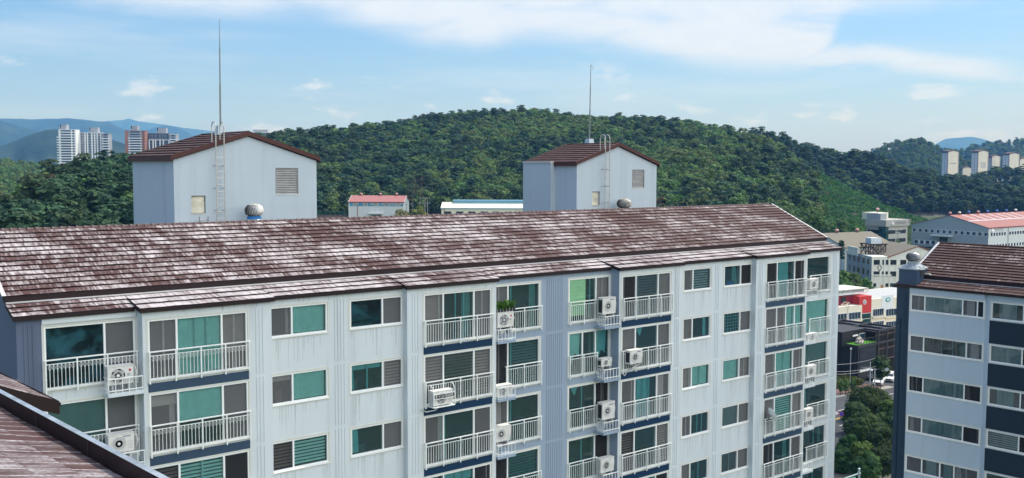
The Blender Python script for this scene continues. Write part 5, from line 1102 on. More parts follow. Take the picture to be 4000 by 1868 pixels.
# ================================================================== ground, hills, roads, trees
def P1(xs, ys): return lambda x: np.interp(x, xs, ys)
r0f = P1([-600, 0, 500, 700, 900, 1200, 1500, 1900, 2300, 2700, 3000, 3300, 3420, 3540, 3600, 4200], [130, 140, 170, 240, 340, 442, 470, 470, 445, 400, 390, 410, 425, 505, 515, 560])
z0f = P1([-600, 0, 700, 1200, 1900, 2400, 3000, 3300, 3600, 4200], [14, 14, 14, 17, 18, 16, 10, 9, 8, 8])
LAY = []
def layer(xs, ys, rs, tree, front, back):
    zs = [float(at(x, y, r*math.cos(math.atan((x-2000)/3900)))[2])-tree for x, y, r in zip(xs, ys, rs)]
    LAY.append((P1(xs, rs), P1(xs, zs), front, back, xs[0], xs[-1]))
layer([-700, -200, 0, 100, 150, 300, 540, 700, 930, 1100, 1370, 1550, 1740, 2000, 2240, 2480, 2700, 2900, 3000, 3100, 3200],
      [800, 780, 745, 690, 612, 605, 572, 548, 518, 497, 478, 461, 430, 414, 429, 442, 457, 492, 524, 592, 660], [250, 255, 260, 300, 330, 350, 380, 430, 520, 600, 700, 740, 780, 800, 780, 760, 720, 680, 650, 600, 570], 11.5, None, .25)
layer([3190, 3230, 3330, 3400, 3470, 3600, 3700], [672, 690, 738, 772, 804, 853, 890], [575, 560, 535, 532, 530, 530, 530], .6, None, .35)
layer([2850, 2950, 3000, 3100, 3200, 3270, 3390, 3460, 3550, 3690, 3760, 3870, 4000, 4500], [520, 500, 500, 534, 563, 580, 591, 614, 634, 678, 686, 704, 720, 740], [800, 820, 830, 850, 860, 860, 850, 840, 830, 820, 820, 820, 820, 820], 12.0, .42, .3)
layer([3640, 3700, 3777, 3869, 4000, 4500], [720, 695, 680, 666, 656, 640], [1080]*6, 10.0, .35, .3)
layer([-900, 0, 60, 120, 260, 420], [590, 597, 604, 612, 625, 660], [1000]*6, 15.0, .05, .2)
layer([3300, 3380, 3430, 3480, 3520, 3565, 3600, 3650, 3700, 3760, 3850], [620, 592, 566, 548, 540, 531, 538, 556, 580, 610, 650], [1650]*11, 11.0, .45, .3)
layer([3600, 3700, 3760, 3830, 3880, 3950, 4020, 4500], [640, 610, 590, 572, 560, 556, 562, 600], [2350]*8, 7.5, .4, .3)
def col_of(th): return 2000+3900*np.tan(np.clip(th, -1.25, 1.25))
def ground_z(r, th):
    x = col_of(th); r0, z0 = r0f(x), z0f(x)
    q = np.clip((r-250)/np.maximum(r0-250, 40), 0, 1); lo = np.where(x < 600, np.clip((r-90)/60, 0, 1), q); g = z0*lo**1.3
    g = np.where(r > 500, np.maximum(z0*np.clip(1-(r-900)/1500, 0, 1), 0), g); which = np.zeros_like(r)
    fade_side = np.clip((1.1-np.abs(th))/.35, 0, 1)
    for i, (rf, zf, fs, bs, xa, xb) in enumerate(LAY):
        rr, zz = rf(x), zf(x); ok = (x >= xa) & (x <= xb)
        f = (zz-z0)/np.maximum(rr-r0, 60) if fs is None else fs
        h = np.where(r < rr, zz-f*(rr-r), zz-bs*(r-rr)); h = np.where(ok & ((r > r0-1) | (fs is not None)), h, -99); h = np.where((r < r0), -99, h)
        sm = np.where(h > g, i+1, which); which = sm; g = np.maximum(g, h)
    wob = 1.2*np.sin(r*.045+th*31)*np.sin(th*57+r*.013)*np.clip((r-r0)/80, 0, 1)*(which > 0)
    return (g+wob*.8)*fade_side, which
def xy(r, th): a = PSI+th; return np.sin(a)*r, np.cos(a)*r
ths = np.concatenate([np.radians(np.arange(-180, -52, 4.0)), np.radians(np.arange(-52, 52.01, .3)), np.radians(np.arange(56, 180, 4.0))])
rs = np.concatenate([[1.0, 30, 60, 90], np.arange(105, 520, 9.), np.arange(525, 1200, 16.), np.arange(1220, 2600, 40.), [2800, 3400, 4500, 7000, 12000, 18000, 23000]])
RR, TT = np.meshgrid(rs, ths); ZZ, WH_ = ground_z(RR, TT); X_, Y_ = xy(RR, TT)
nt_, nr_ = RR.shape; vv = np.stack([X_.ravel(), Y_.ravel(), ZZ.ravel()], -1)
ff = [(i*nr_+j, i*nr_+j+1, ((i+1) % nt_)*nr_+j+1, ((i+1) % nt_)*nr_+j) for i in range(nt_) for j in range(nr_-1)]
tn = NT('ground_soil'); p = tn.pos(); g1 = tn.noise(p, .02, 4); g2 = tn.noise(p, .4, 3)
c_ = tn.mix(tn.ramp(g1, .40, .60), (.055, .095, .03), (.16, .15, .13)); c_ = tn.mix(tn.ramp(g2, .35, .7, 0, .7), c_, (.03, .05, .022)); tn.fin(c_, .95, 0, .1)
me = bpy.data.meshes.new('ground'); me.from_pydata(vv.tolist(), [], ff); me.materials.append(MATS['ground_soil']); go = bpy.data.objects.new('ground', me); COL.objects.link(go); kind(go, 'structure')
def gz(X, Y):
    r = np.hypot(X, Y); th = np.arctan2(X, Y)-PSI; return ground_z(np.asarray(r, float), np.asarray(th, float))[0]

# distant ranges
hm = NT('far_forest'); p = hm.pos(); n1 = hm.noise(p, .004, 5); n2 = hm.noise(p, .03, 3); hm.fin(hm.mix(hm.ramp(n1, .35, .65), (.018, .034, .024), (.034, .056, .034)), .95, 0, .05); hm.bump(n2, .8, 12.)
def ridge(name, pts, Rr, depth):
    xs = np.arange(pts[0][0], pts[-1][0]+1, 12); ys = np.interp(xs, [q[0] for q in pts], [q[1] for q in pts]); v = []; nrow = 14
    for x, y in zip(xs, ys):
        y += 2.2*(mnoise.fractal(Vector((x*.02, Rr*.01, 0)), 1, 2, 5))
        top = at(x, y, Rr); H = top[2]; u = np.array([top[0], top[1]])/math.hypot(top[0], top[1]); r = math.hypot(top[0], top[1])
        for k in range(nrow):
            s = k/(nrow-1); rr = r-depth*s; sp = mnoise.fractal(Vector((x*.012, s*3, Rr*.003)), 1, 2, 4)
            z = H*(1-s)**1.15+sp*H*.13*math.sin(math.pi*s); v.append((u[0]*rr, u[1]*rr, max(z, -5)))
        v.append((u[0]*(r+depth*.6), u[1]*(r+depth*.6), -5))
    n = len(xs); m_ = nrow+1; F = []
    for i in range(n-1):
        for k in range(nrow-1): F.append((i*m_+k, (i+1)*m_+k, (i+1)*m_+k+1, i*m_+k+1))
        F.append((i*m_, i*m_+nrow, (i+1)*m_+nrow, (i+1)*m_))
    me = bpy.data.meshes.new(name); me.from_pydata(v, [], F); me.materials.append(MATS['far_forest']); me.polygons.foreach_set('use_smooth', [True]*len(F)); o = bpy.data.objects.new(name, me); COL.objects.link(o); return kind(o, 'structure')
ridge('mountains', [(-500, 400), (-200, 430), (0, 470), (60, 490), (120, 505), (170, 516), (230, 540), (330, 580), (420, 640)], 5200, 1500)
ridge('mountains', [(-500, 480), (-200, 470), (0, 463), (150, 466), (260, 462), (350, 470), (430, 478), (500, 512), (560, 540), (680, 600), (760, 650)], 7200, 2200)
ridge('mountains', [(300, 520), (380, 484), (420, 472), (480, 470), (505, 463), (540, 474), (640, 487), (720, 500), (900, 520), (1100, 545)], 11500, 2500)
ridge('mountains', [(470, 580), (540, 522), (600, 500), (650, 489), (700, 500), (740, 520), (800, 545), (900, 600)], 8600, 2000)
ridge('hills', [(-500, 620), (-200, 600), (0, 575), (60, 550), (120, 525), (180, 508), (230, 503), (300, 512), (400, 535), (480, 560), (600, 585), (760, 640)], 2900, 1100)
ridge('mountains', [(3480, 640), (3600, 592), (3640, 572), (3680, 548), (3700, 541), (3750, 538), (3800, 535), (3830, 541), (3870, 553), (3900, 558), (4000, 575), (4300, 610)], 10500, 2500)

# ---- trees
leaf_mat('pine_leaf', (.030, .078, .038), (.080, .155, .068), (.090, .115, .045)); leaf_mat('broad_leaf', (.080, .155, .044), (.19, .29, .085), (.22, .235, .070)); leaf_mat('bright_leaf', (.060, .14, .026), (.14, .23, .05), (.17, .20, .05))
leaf_mat('yellow_leaf', (.15, .19, .03), (.34, .34, .07), scale=.9); leaf_mat('brown_leaf', (.085, .060, .040), (.13, .095, .06)); leaf_mat('street_leaf', (.028, .068, .022), (.085, .15, .036), (.11, .13, .03), .4); leaf_mat('red_leaf', (.13, .05, .04), (.17, .08, .05))
plain('bark', (.075, .055, .045), .9, 0, .1, .2); plain('pale_bark', (.26, .23, .20), .9, 0, .1, .2)
def quads(C, N, S_):
    """leaf quads: centres C, normals N, half sizes S"""
    n = len(C); N = N/(np.linalg.norm(N, axis=1, keepdims=True)+1e-9); T = rng.normal(size=(n, 3)); A = np.cross(N, T); A /= np.linalg.norm(A, axis=1, keepdims=True)+1e-9; B = np.cross(N, A)
    a = A*S_[:, None]; b = B*S_[:, None]*rng.uniform(.5, .9, (n, 1)); return np.stack([C-a*.9-b*.6, C+a*.2-b, C+a-b*.0, C+a*.1+b, C-a*.8+b*.5], 1)
def crown_mesh(name, H, W_, style, leaf, mat, per, nclump):
    Cs, Ns, Ss = [], [], []
    for k in range(nclump):
        if style == 'pine':
            z = H*(.40+.58*((k+.5)/nclump)); rad = W_*(1.0-.72*((z/H-.40)/.6)**1.6)*rng.uniform(.35, 1.0); a = k*2.4+rng.uniform(-.5, .5); c = np.array([rad*math.cos(a), rad*math.sin(a), z-rad*.08]); e = np.array([W_*.44, W_*.44, W_*.17])*rng.uniform(.75, 1.2); 
        else:
            a = k*2.399; s = 1-2*(k+.5)/nclump; q = math.sqrt(1-s*s); c = np.array([math.cos(a)*q*W_*.66, math.sin(a)*q*W_*.66, H*.60+s*H*.28 if style == 'round' else H*.42+s*H*.38])*rng.uniform(.9, 1.08); e = np.array([W_*.40, W_*.40, W_*.32])*rng.uniform(.75, 1.2)
        u = rng.normal(size=(per, 3)); u /= np.linalg.norm(u, axis=1, keepdims=True); u[:, 2] = np.where(u[:, 2] < -.3, -u[:, 2], u[:, 2]); rr = rng.uniform(.55, 1.08, (per, 1))
        Cs.append(c+u*rr*e); Ns.append(u/e*W_*.35+rng.normal(size=(per, 3))*.38+np.array([0, 0, .35 if style == 'pine' else .1])); Ss.append(rng.uniform(.65, 1.25, per)*leaf)
    Q = quads(np.concatenate(Cs), np.concatenate(Ns), np.concatenate(Ss)); n = len(Q); me = bpy.data.meshes.new(name)
    me.from_pydata(Q.reshape(-1, 3).tolist(), [], [(5*i, 5*i+1, 5*i+2, 5*i+3, 5*i+4) for i in range(n)]); me.materials.append(MATS[mat]); return me
def trunk_mesh(name, H, r, mat='bark', bend=.3, limbs=5, W_=2.0):
    m = MB(); pts = [np.array([bend*math.sin(2.2*t)*t, bend*.6*math.cos(3*t)*t, H*t*.9]) for t in np.linspace(0, 1, 6)]; pts[0] = np.array([0, 0, -1.2]); m.tube(pts, r, mat, 6, r*.25)
    for k in range(limbs): z = .45+.45*k/max(1, limbs); a = k*2.4; q = pts[min(5, int(z*5))]; m.tube([q, q+np.array([math.cos(a)*W_*.45, math.sin(a)*W_*.45, H*.06])], r*.35, mat, 4, r*.12)
    o = m.build(name); me = o.data; bpy.data.objects.remove(o); return me
VAR = []
for i in range(4): h = 9.6+i*.7; w_ = 3.3+.25*i; VAR.append(('pine_tree', crown_mesh('crown', h, w_, 'pine', .46, 'pine_leaf', 38, 15), trunk_mesh('trunk', h, .2, bend=.5), h))
for i in range(3): h = 9+i*.8; w_ = 3.4+.3*i; VAR.append(('broadleaf_tree', crown_mesh('crown', h, w_, 'round', .47, 'broad_leaf', 38, 16), trunk_mesh('trunk', h, .2), h))
VAR.append(('broadleaf_tree', crown_mesh('crown', 8, 3.2, 'round', .42, 'bright_leaf', 34, 15), trunk_mesh('trunk', 8, .2), 8))
VAR.append(('dry_tree', crown_mesh('crown', 8.5, 3.0, 'round', .34, 'brown_leaf', 22, 13), trunk_mesh('trunk', 8.5, .2), 8.5))
def tree(vi, P, label, cat='tree', group=None, s=1.0, rz=0.0, name=None, mats=None):
    nm, cm, tm, h = VAR[vi]; t = bpy.data.objects.new(name or nm, None); COL.objects.link(t); t.location = [float(q) for q in P]; t.scale = (s, s, s*rng.uniform(.92, 1.1)); t.rotation_euler.z = rz; tag(t, label, cat, group)
    for me, n in ((cm, 'crown'), (tm, 'trunk')): o = bpy.data.objects.new(n, me); COL.objects.link(o); o.parent = t
    return t
# scatter over the wooded slopes
cand = []
def scatter(ra, rb, step, xlo, xhi, sc):
    r = ra
    while r < rb:
        tlo, thi = math.atan((xlo-2000)/3900), math.atan((xhi-2000)/3900); n = int((thi-tlo)*r/step)
        th = tlo+(thi-tlo)*(np.arange(n)+rng.uniform(0, 1, n))/max(n, 1); rr = r+rng.uniform(-.5, .5, n)*step; z, wh = ground_z(rr, th); x = col_of(th); X, Y = xy(rr, th)
        for k in range(n):
            i = int(wh[k])
            if i == 0: continue
            rf = float(LAY[i-1][0](x[k]))
            if rr[k] > rf+14 or i == 2: continue
            if i == 1 and rr[k] < r0f(x[k])+3: continue
            cand.append((X[k], Y[k], z[k], rr[k], x[k], i, sc*(.82 if rr[k] > rf-18 and i == 1 else 1)))
        r += step*.92
scatter(130, 1000, 4.3, -120, 4150, .93); scatter(1000, 1150, 6.5, -120, 4150, 1.1); scatter(1400, 1665, 5.8, 3280, 3880, .95); scatter(1950, 2365, 11., 3580, 4150, 1.6)
out = []
for X, Y, z, r, x, i, sc in cand:
    q = rng.random(); d = mnoise.noise(Vector((X*.012, Y*.012, 3.1)))
    if i == 1:
        if x < 1250: v = int(rng.integers(0, 4)) if q < .86+d*.2 else int(rng.integers(4, 7)); v = 8 if (90 < x < 215 and r > 285 and q < .55) else v
        elif x < 1850: v = int(rng.integers(0, 4)) if q < .60+d*.8 else int(rng.integers(4, 8))
        else: v = int(rng.integers(0, 4)) if q < .26+d*.9 else int(rng.integers(4, 8))
    elif i in (3, 4): v = int(rng.integers(0, 4)) if q < .85 else int(rng.integers(4, 7))
    elif i == 5: v = 7 if q < .6 else int(rng.integers(4, 8))
    else: v = int(rng.integers(4, 8)) if q < .8 else 0
    if q > .992: v = 8
    out.append((X, Y, z-.4, sc*rng.choice([rng.uniform(.72, 1.1), rng.uniform(.95, 1.4)]), rng.uniform(0, 6.28), v, r, x, i))
# the 300 nearest that clear the roof ridge stand as trees of their own
def ridge_y(x): return np.interp(x, [0, 3015, 3231, 3290, 3300], [905, 800, 930, 960, 1500])
vis = []
for k, t_ in enumerate(out):
    yy = px((t_[0], t_[1], t_[2]+6))[1]
    if 5 < t_[7] < 3990 and yy < ridge_y(t_[7])-6 and not (505 < t_[7] < 1235 and yy > 560) and not (2030 < t_[7] < 2565 and yy > 590): vis.append((t_[6], k))
vis.sort(); own = {k for _, k in vis[:290]}
GT = {0: ('dark green pine at the near edge of the wooded hill', 'pines along the near edge of the wood'), 1: ('leafy broadleaf tree at the near edge of the wooded hill', 'broadleaf trees along the near edge of the wood'), 2: ('brownish half-bare tree at the near edge of the wood', 'half-bare trees at the near edge of the wood')}
for k in own:
    X, Y, z, s, rz, v, r, x, i = out[k]; g_ = 0 if v < 4 else 2 if v == 8 else 1; tree(v, (X, Y, z), GT[g_][0], 'tree', GT[g_][1], s, rz)
rest = [t_ for k, t_ in enumerate(out) if k not in own]
print('TREES', len(out), len(rest))
# forest as one mass: instances of the same trees on points
srcs = []
for nm, cm, tm, h in VAR:
    b = bpy.data.meshes.new('forest_tree'); V = [v.co[:] for v in cm.vertices]; F = [tuple(p.vertices) for p in cm.polygons]; n = len(V); V += [v.co[:] for v in tm.vertices]; F2 = [tuple(n+j for j in p.vertices) for p in tm.polygons]
    b.from_pydata(V, [], F+F2); b.materials.append(cm.materials[0]); b.materials.append(tm.materials[0]); b.polygons.foreach_set('material_index', [0]*len(F)+[1]*len(F2)); srcs.append(bpy.data.objects.new('forest_tree', b))
def forest(name, pts, label):
    me = bpy.data.meshes.new(name); me.from_pydata([t_[:3] for t_ in pts], [], [])
    for an, typ, vals in (('vi', 'INT', [t_[5] for t_ in pts]), ('sc', 'FLOAT', [t_[3] for t_ in pts]), ('rz', 'FLOAT', [t_[4] for t_ in pts])):
        a = me.attributes.new(an, typ, 'POINT'); a.data.foreach_set('value', vals)
    o = bpy.data.objects.new(name, me); COL.objects.link(o); kind(o, 'stuff'); o['label'] = label
    ng = bpy.data.node_groups.new(name+'_scatter', 'GeometryNodeTree'); ng.interface.new_socket('Geometry', in_out='INPUT', socket_type='NodeSocketGeometry'); ng.interface.new_socket('Geometry', in_out='OUTPUT', socket_type='NodeSocketGeometry')
    N = ng.nodes.new; gi, go_ = N('NodeGroupInput'), N('NodeGroupOutput'); prev = None; join = N('GeometryNodeJoinGeometry'); att = {}
    for an, dt in (('vi', 'INT'), ('sc', 'FLOAT'), ('rz', 'FLOAT')): n_ = N('GeometryNodeInputNamedAttribute'); n_.data_type = dt; n_.inputs[0].default_value = an; att[an] = n_.outputs[0]
    cb = N('ShaderNodeCombineXYZ'); ng.links.new(att['rz'], cb.inputs[2])
    for i, so_ in enumerate(srcs):
        cmp_ = N('FunctionNodeCompare'); cmp_.data_type = 'INT'; cmp_.operation = 'EQUAL'; ng.links.new(att['vi'], [s_ for s_ in cmp_.inputs if s_.enabled][0]); [s_ for s_ in cmp_.inputs if s_.enabled][1].default_value = i
        oi = N('GeometryNodeObjectInfo'); oi.inputs['Object'].default_value = so_; oi.inputs['As Instance'].default_value = True
        ip = N('GeometryNodeInstanceOnPoints'); ng.links.new(gi.outputs[0], ip.inputs['Points']); ng.links.new(cmp_.outputs[0], ip.inputs['Selection']); ng.links.new(oi.outputs['Geometry'], ip.inputs['Instance']); ng.links.new(cb.outputs[0], ip.inputs['Rotation']); ng.links.new(att['sc'], ip.inputs['Scale']); ng.links.new(ip.outputs[0], join.inputs[0])
    ng.links.new(join.outputs[0], go_.inputs[0]); md = o.modifiers.new('scatter', 'NODES'); md.node_group = ng; return o
forest('forest', [t_ for t_ in rest if t_[8] in (1, 2)], 'mixed pine and broadleaf wood covering the near hill')
forest('forest', [t_ for t_ in rest if t_[8] > 2], 'wood on the hills farther back')
# vines on the bare spur
vm = MB(); leaf_mat('vine_leaf', (.035, .12, .03), (.075, .20, .05), scale=.15); n = 0; C_, N_, S_ = [], [], []
for _ in range(60000):
    x = rng.uniform(3170, 3680); r = rng.uniform(395, 600); th = math.atan((x-2000)/3900); z, wh = ground_z(np.array([r]), np.array([th]))
    if wh[0] != 2 or r > LAY[1][0](x)+8: continue
    X, Y = xy(r, th); b_ = mnoise.noise(Vector((X*.16, Y*.16, 0)))+.5*mnoise.noise(Vector((X*.5, Y*.5, 4))); C_.append((X, Y, float(z[0])+max(0, .5+1.5*b_)+rng.uniform(0, .4))); N_.append(rng.normal(size=3)*.6+np.array([0, 0, 1.])); S_.append(rng.uniform(.28, .55))
Q = quads(np.array(C_), np.array(N_), np.array(S_)); me = bpy.data.meshes.new('vines'); me.from_pydata(Q.reshape(-1, 3).tolist(), [], [tuple(range(5*i, 5*i+5)) for i in range(len(Q))]); me.materials.append(MATS['vine_leaf']); vo = bpy.data.objects.new('vines', me); COL.objects.link(vo); kind(vo, 'stuff'); vo['label'] = 'bright green vines smothering the open spur of the hill'
# individual trees and bushes in the valley
def own_tree(name, label, P, H, W_, style, mat, leaf, per, ncl, bark='bark', group=None, bend=.3, sink=0.0, cat='tree'):
    t = thing(name, label, cat, P, group); o = bpy.data.objects.new('crown', crown_mesh('crown', H, W_, style, leaf, mat, per, ncl)); COL.objects.link(o); o.parent = t
    o = bpy.data.objects.new('trunk' if cat == 'tree' else 'stem', trunk_mesh('trunk', H, max(.06, W_*.05), bark, bend, 4, W_)); COL.objects.link(o); o.parent = t; return t
def onG(x, y, d): p = at(x, y, d); return np.array([p[0], p[1], float(gz(p[0], p[1]))])
def tree_px(label, x, ytop, wpx, d, style, mat, leaf=.3, per=70, ncl=26, name='broadleaf_tree', group=None, ybase=None, cat='tree', bark='bark'):
    p = onG(x, ytop, d); 
    if ybase: p[2] = at(x, ybase, d)[2]
    if name in ('bush', 'shrub'): style = 'bush'
    H = float(at(x, ytop, d)[2])-p[2]; return own_tree(name, label, p, H, wpx*d/3900/2/1.05, style, mat, leaf, per, ncl, bark, group, cat=cat)
tree_px('spreading dark street tree, uppermost of those filling the gap between the blocks', 3400, 1512, 178, 166, 'round', 'street_leaf', .155, 380, 48, ybase=1690)
tree_px('dense rounded street tree below the spreading one in the gap between the blocks', 3385, 1622, 180, 150, 'round', 'street_leaf', .15, 380, 48, ybase=1775)
tree_px('dark street tree at the foot of the gap, against the navy strip', 3466, 1600, 120, 152, 'round', 'street_leaf', .15, 340, 38, ybase=1790)
tree_px('yellow-tinged street tree low in the gap between the blocks', 3362, 1722, 110, 138, 'round', 'bright_leaf', .13, 280, 36, ybase=1850)
tree_px('dull green tree low in the gap, beside the end of the long block', 3290, 1745, 90, 138, 'round', 'street_leaf', .135, 320, 32, ybase=1890)
tree_px('dark dull tree in the bottom of the gap, beside the navy strip', 3450, 1748, 130, 134, 'round', 'street_leaf', .135, 340, 38, ybase=1900)
tree_px('tree in the bottom of the gap behind the green signal mast', 3385, 1775, 120, 128, 'round', 'street_leaf', .135, 340, 38, ybase=1930)
tree_px('leafy tree top between the uppermost street trees and the road', 3345, 1565, 110, 158, 'round', 'street_leaf', .15, 340, 38, ybase=1730)
tree_px('olive-tinged tree against the navy strip, halfway down the gap', 3478, 1545, 90, 160, 'round', 'bright_leaf', .18, 160, 30, ybase=1720)
tree_px('tree filling the middle of the gap behind the dense rounded one', 3440, 1672, 130, 143, 'round', 'street_leaf', .145, 340, 38, ybase=1830)
tree_px('low broad tree at the corner of the long block in the gap', 3312, 1690, 80, 140, 'round', 'street_leaf', .14, 300, 32, ybase=1830)
tree_px('small street tree standing in front of the white cars', 3442, 1392, 78, 190, 'round', 'street_leaf', .22, 150, 26, ybase=1513)
tree_px('round yellow-green tree beside the grey office', 3350, 866, 70, 380, 'round', 'bright_leaf', .30, 110, 28)
tree_px('yellow-leaved bushy tree just behind the roof ridge, left part', 1576, 818, 92, 395, 'round', 'yellow_leaf', .42, 70, 24, group=None)
tree_px('yellow-leaved bushy tree just behind the roof ridge, beside the double pole', 1634, 803, 82, 397, 'round', 'yellow_leaf', .42, 70, 24)
tree_px('reddish-brown shrub beside the farther stair tower', 2580, 754, 46, 425, 'round', 'red_leaf', .3, 70, 18, name='shrub')
tree_px('bright green tree right of the reddish shrub by the farther tower', 2645, 762, 84, 420, 'round', 'bright_leaf', .36, 90, 24)
for x, yt, w_, d in ((2740, 755, 80, 412), (2880, 748, 90, 405), (2960, 790, 70, 400)): tree_px('vine-draped tree at the foot of the hill above the far end of the long roof', x, yt, w_, d, 'round', 'broad_leaf', .36, 90, 26, group='vine-draped trees above the far end of the long roof')
for x, yt, w_, d in ((3060, 800, 90, 405), (3130, 812, 90, 405), (3190, 835, 80, 400), (3240, 850, 70, 398), (3285, 850, 66, 400)): tree_px('green tree between the long roof and the vine-covered spur', x, yt, w_, d, 'round', 'broad_leaf' if x != 3190 else 'bright_leaf', .36, 90, 26, group='trees between the long roof and the vine spur')
for x, yt, w_, d in ((3290, 1052, 60, 275), (3330, 1058, 80, 285), (3375, 1085, 76, 288), (3310, 1095, 70, 270), (3360, 1120, 60, 272), (3400, 1150, 50, 275)): tree_px('green bush heaped below the old white factory', x, yt, w_, d, 'round', 'broad_leaf' if x != 3375 else 'bright_leaf', .26, 110, 24, name='bush', group='bushes heaped below the old white factory', ybase=yt+75)
tree_px('narrow dark conifer squeezed between the end of the long block and the old factory', 3288, 938, 26, 285, 'pine', 'pine_leaf', .3, 90, 20, name='conifer', ybase=1060)
for x, yt, w_, d in ((3470, 1144, 46, 282), (3500, 1156, 50, 280)): tree_px('small green bush on the ledge below the old white factory', x, yt, w_, d, 'round', 'broad_leaf', .22, 80, 16, name='bush', group='bushes on the ledge below the old factory', ybase=yt+34)
for x, yt, w_, d in ((3505, 922, 50, 372), (3535, 932, 44, 375), (3560, 938, 46, 378)): tree_px('low bush in front of the grey office', x, yt, w_, d, 'round', 'bright_leaf' if x == 3505 else 'broad_leaf', .3, 80, 16, name='bush', group='bushes before the grey office')
for x, yt, w_, d in ((3303, 1472, 30, 186), (3334, 1472, 26, 187), (3285, 1480, 26, 185)): tree_px('leafy bush against the black cafe wall', x, yt, w_, d, 'round', 'broad_leaf', .16, 90, 14, name='bush', group='bushes against the black cafe', ybase=1531)
for x, yt, yb_, w_ in ((1612, 690, 812, 60), (1640, 668, 812, 56)):
    p = at(x, yb_, 440); H = float(at(x, yt, 440)[2]-p[2]); t = thing('bare_trunk_tree', 'thin pale-trunked tree with sparse reddish leaves behind the workshop', 'tree', p, 'pale-trunked trees behind the workshop')
    o = bpy.data.objects.new('crown', crown_mesh('crown', H, w_*440/3900/2, 'round', .22, 'brown_leaf', 16, 14)); COL.objects.link(o); o.parent = t; o = bpy.data.objects.new('trunk', trunk_mesh('trunk', H, .16, 'pale_bark', 1.2, 6, 2.6)); COL.objects.link(o); o.parent = t
for x, y, d, m_, lb in ((1648, 446, 735, 'brown_leaf', 'brown-leaved tree near the left shoulder of the hill crest'), (1962, 424, 790, 'red_leaf', 'rust-red dying tree on the crest of the hill'), (1690, 612, 600, 'brown_leaf', 'pale brown tree in the middle of the wooded slope'), (3130, 690, 720, 'brown_leaf', 'faint brown tree on the shaded slope')):
    p = at(x, y, d); tree_px(lb, x, y, 34 if m_ == 'red_leaf' else 44, d, 'round', m_, .4, 60, 20, ybase=y+58)
# ---- street level
def road_mat(name, col, rough=.9):
    t = NT(name); p = t.pos(); t.fin(t.mix(t.ramp(t.noise(p, .5, 4), .3, .7, 0, .5), col, tuple(q*.7 for q in col)), rough, 0, .2); return t.m
road_mat('asphalt', (.075, .078, .085)); road_mat('paving', (.34, .32, .29)); road_mat('brick_paving', (.22, .13, .11)); plain('line_white', (.72, .72, .70), .7); plain('line_yellow', (.62, .40, .08), .7)
ru = hd(58); rn_ = hd(-32); K0 = onH(3270, 1553, 0)
def strip_sheet(name, a, b, w0, w1, z, mat, k='structure'):
    m = MB(); q = [K0+ru*a+rn_*w0, K0+ru*b+rn_*w0, K0+ru*b+rn_*w1, K0+ru*a+rn_*w1]; q = [(p[0], p[1], z) for p in q]; m.face(q, mat)
    if z > .08: m.face([(q[0][0], q[0][1], 0), (q[1][0], q[1][1], 0), q[1], q[0]], mat)
    o = m.build(name); return kind(o, k)
strip_sheet('road', -60, 120, -24, -.2, .03, 'asphalt'); strip_sheet('pavement', -60, 16, -.2, 1.1, .13, 'paving'); strip_sheet('pavement', -60, 14.5, 1.1, 4.2, .135, 'brick_paving')
strip_sheet('parking_lot', -20, 70, 4.4, 60, .02, 'asphalt'); strip_sheet('side_road', 16.5, 26, -.2, 4.3, .028, 'asphalt')
m = MB()
for w0 in (-3.5, -7.0, -14.0):
    for k in range(-6, 14): a = k*8; q = [K0+ru*a+rn_*w0, K0+ru*(a+3.5)+rn_*w0, K0+ru*(a+3.5)+rn_*(w0+.18), K0+ru*a+rn_*(w0+.18)]; m.face([(p[0], p[1], .036) for p in q], 'line_white')
for k in range(5): q = [K0+ru*(2.0)+rn_*(-1.0-k*.9), K0+ru*(5.0)+rn_*(-1.0-k*.9), K0+ru*5.0+rn_*(-1.45-k*.9), K0+ru*2.0+rn_*(-1.45-k*.9)]; m.face([(p[0], p[1], .037) for p in q], 'line_white')
for w0 in (-10.5, -10.9): q = [K0-ru*60+rn_*w0, K0+ru*100+rn_*w0, K0+ru*100+rn_*(w0+.22), K0-ru*60+rn_*(w0+.22)]; m.face([(p[0], p[1], .036) for p in q], 'line_yellow')
kind(m.build('road_markings'), 'structure')
C_, N_, S_ = [], [], []
for _ in range(9000):
    a, w_ = rng.uniform(-14, 13), rng.uniform(4.3, 9.5); p = K0+ru*a+rn_*w_; C_.append((p[0], p[1], .1+rng.random()*1.15*(1+.5*mnoise.noise(Vector((a*.4, w_*.4, 0)))))); N_.append(rng.normal(size=3)+np.array([0, 0, .4])); S_.append(rng.uniform(.16, .32))
leaf_mat('weed_leaf', (.09, .13, .03), (.20, .23, .07), scale=.5); Q = quads(np.array(C_), np.array(N_), np.array(S_)); me = bpy.data.meshes.new('weeds'); me.from_pydata(Q.reshape(-1, 3).tolist(), [], [tuple(range(5*i, 5*i+5)) for i in range(len(Q))]); me.materials.append(MATS['weed_leaf']); vo = bpy.data.objects.new('weeds', me); COL.objects.link(vo); kind(vo, 'stuff'); vo['label'] = 'tall dry weeds on the verge by the black cafe'
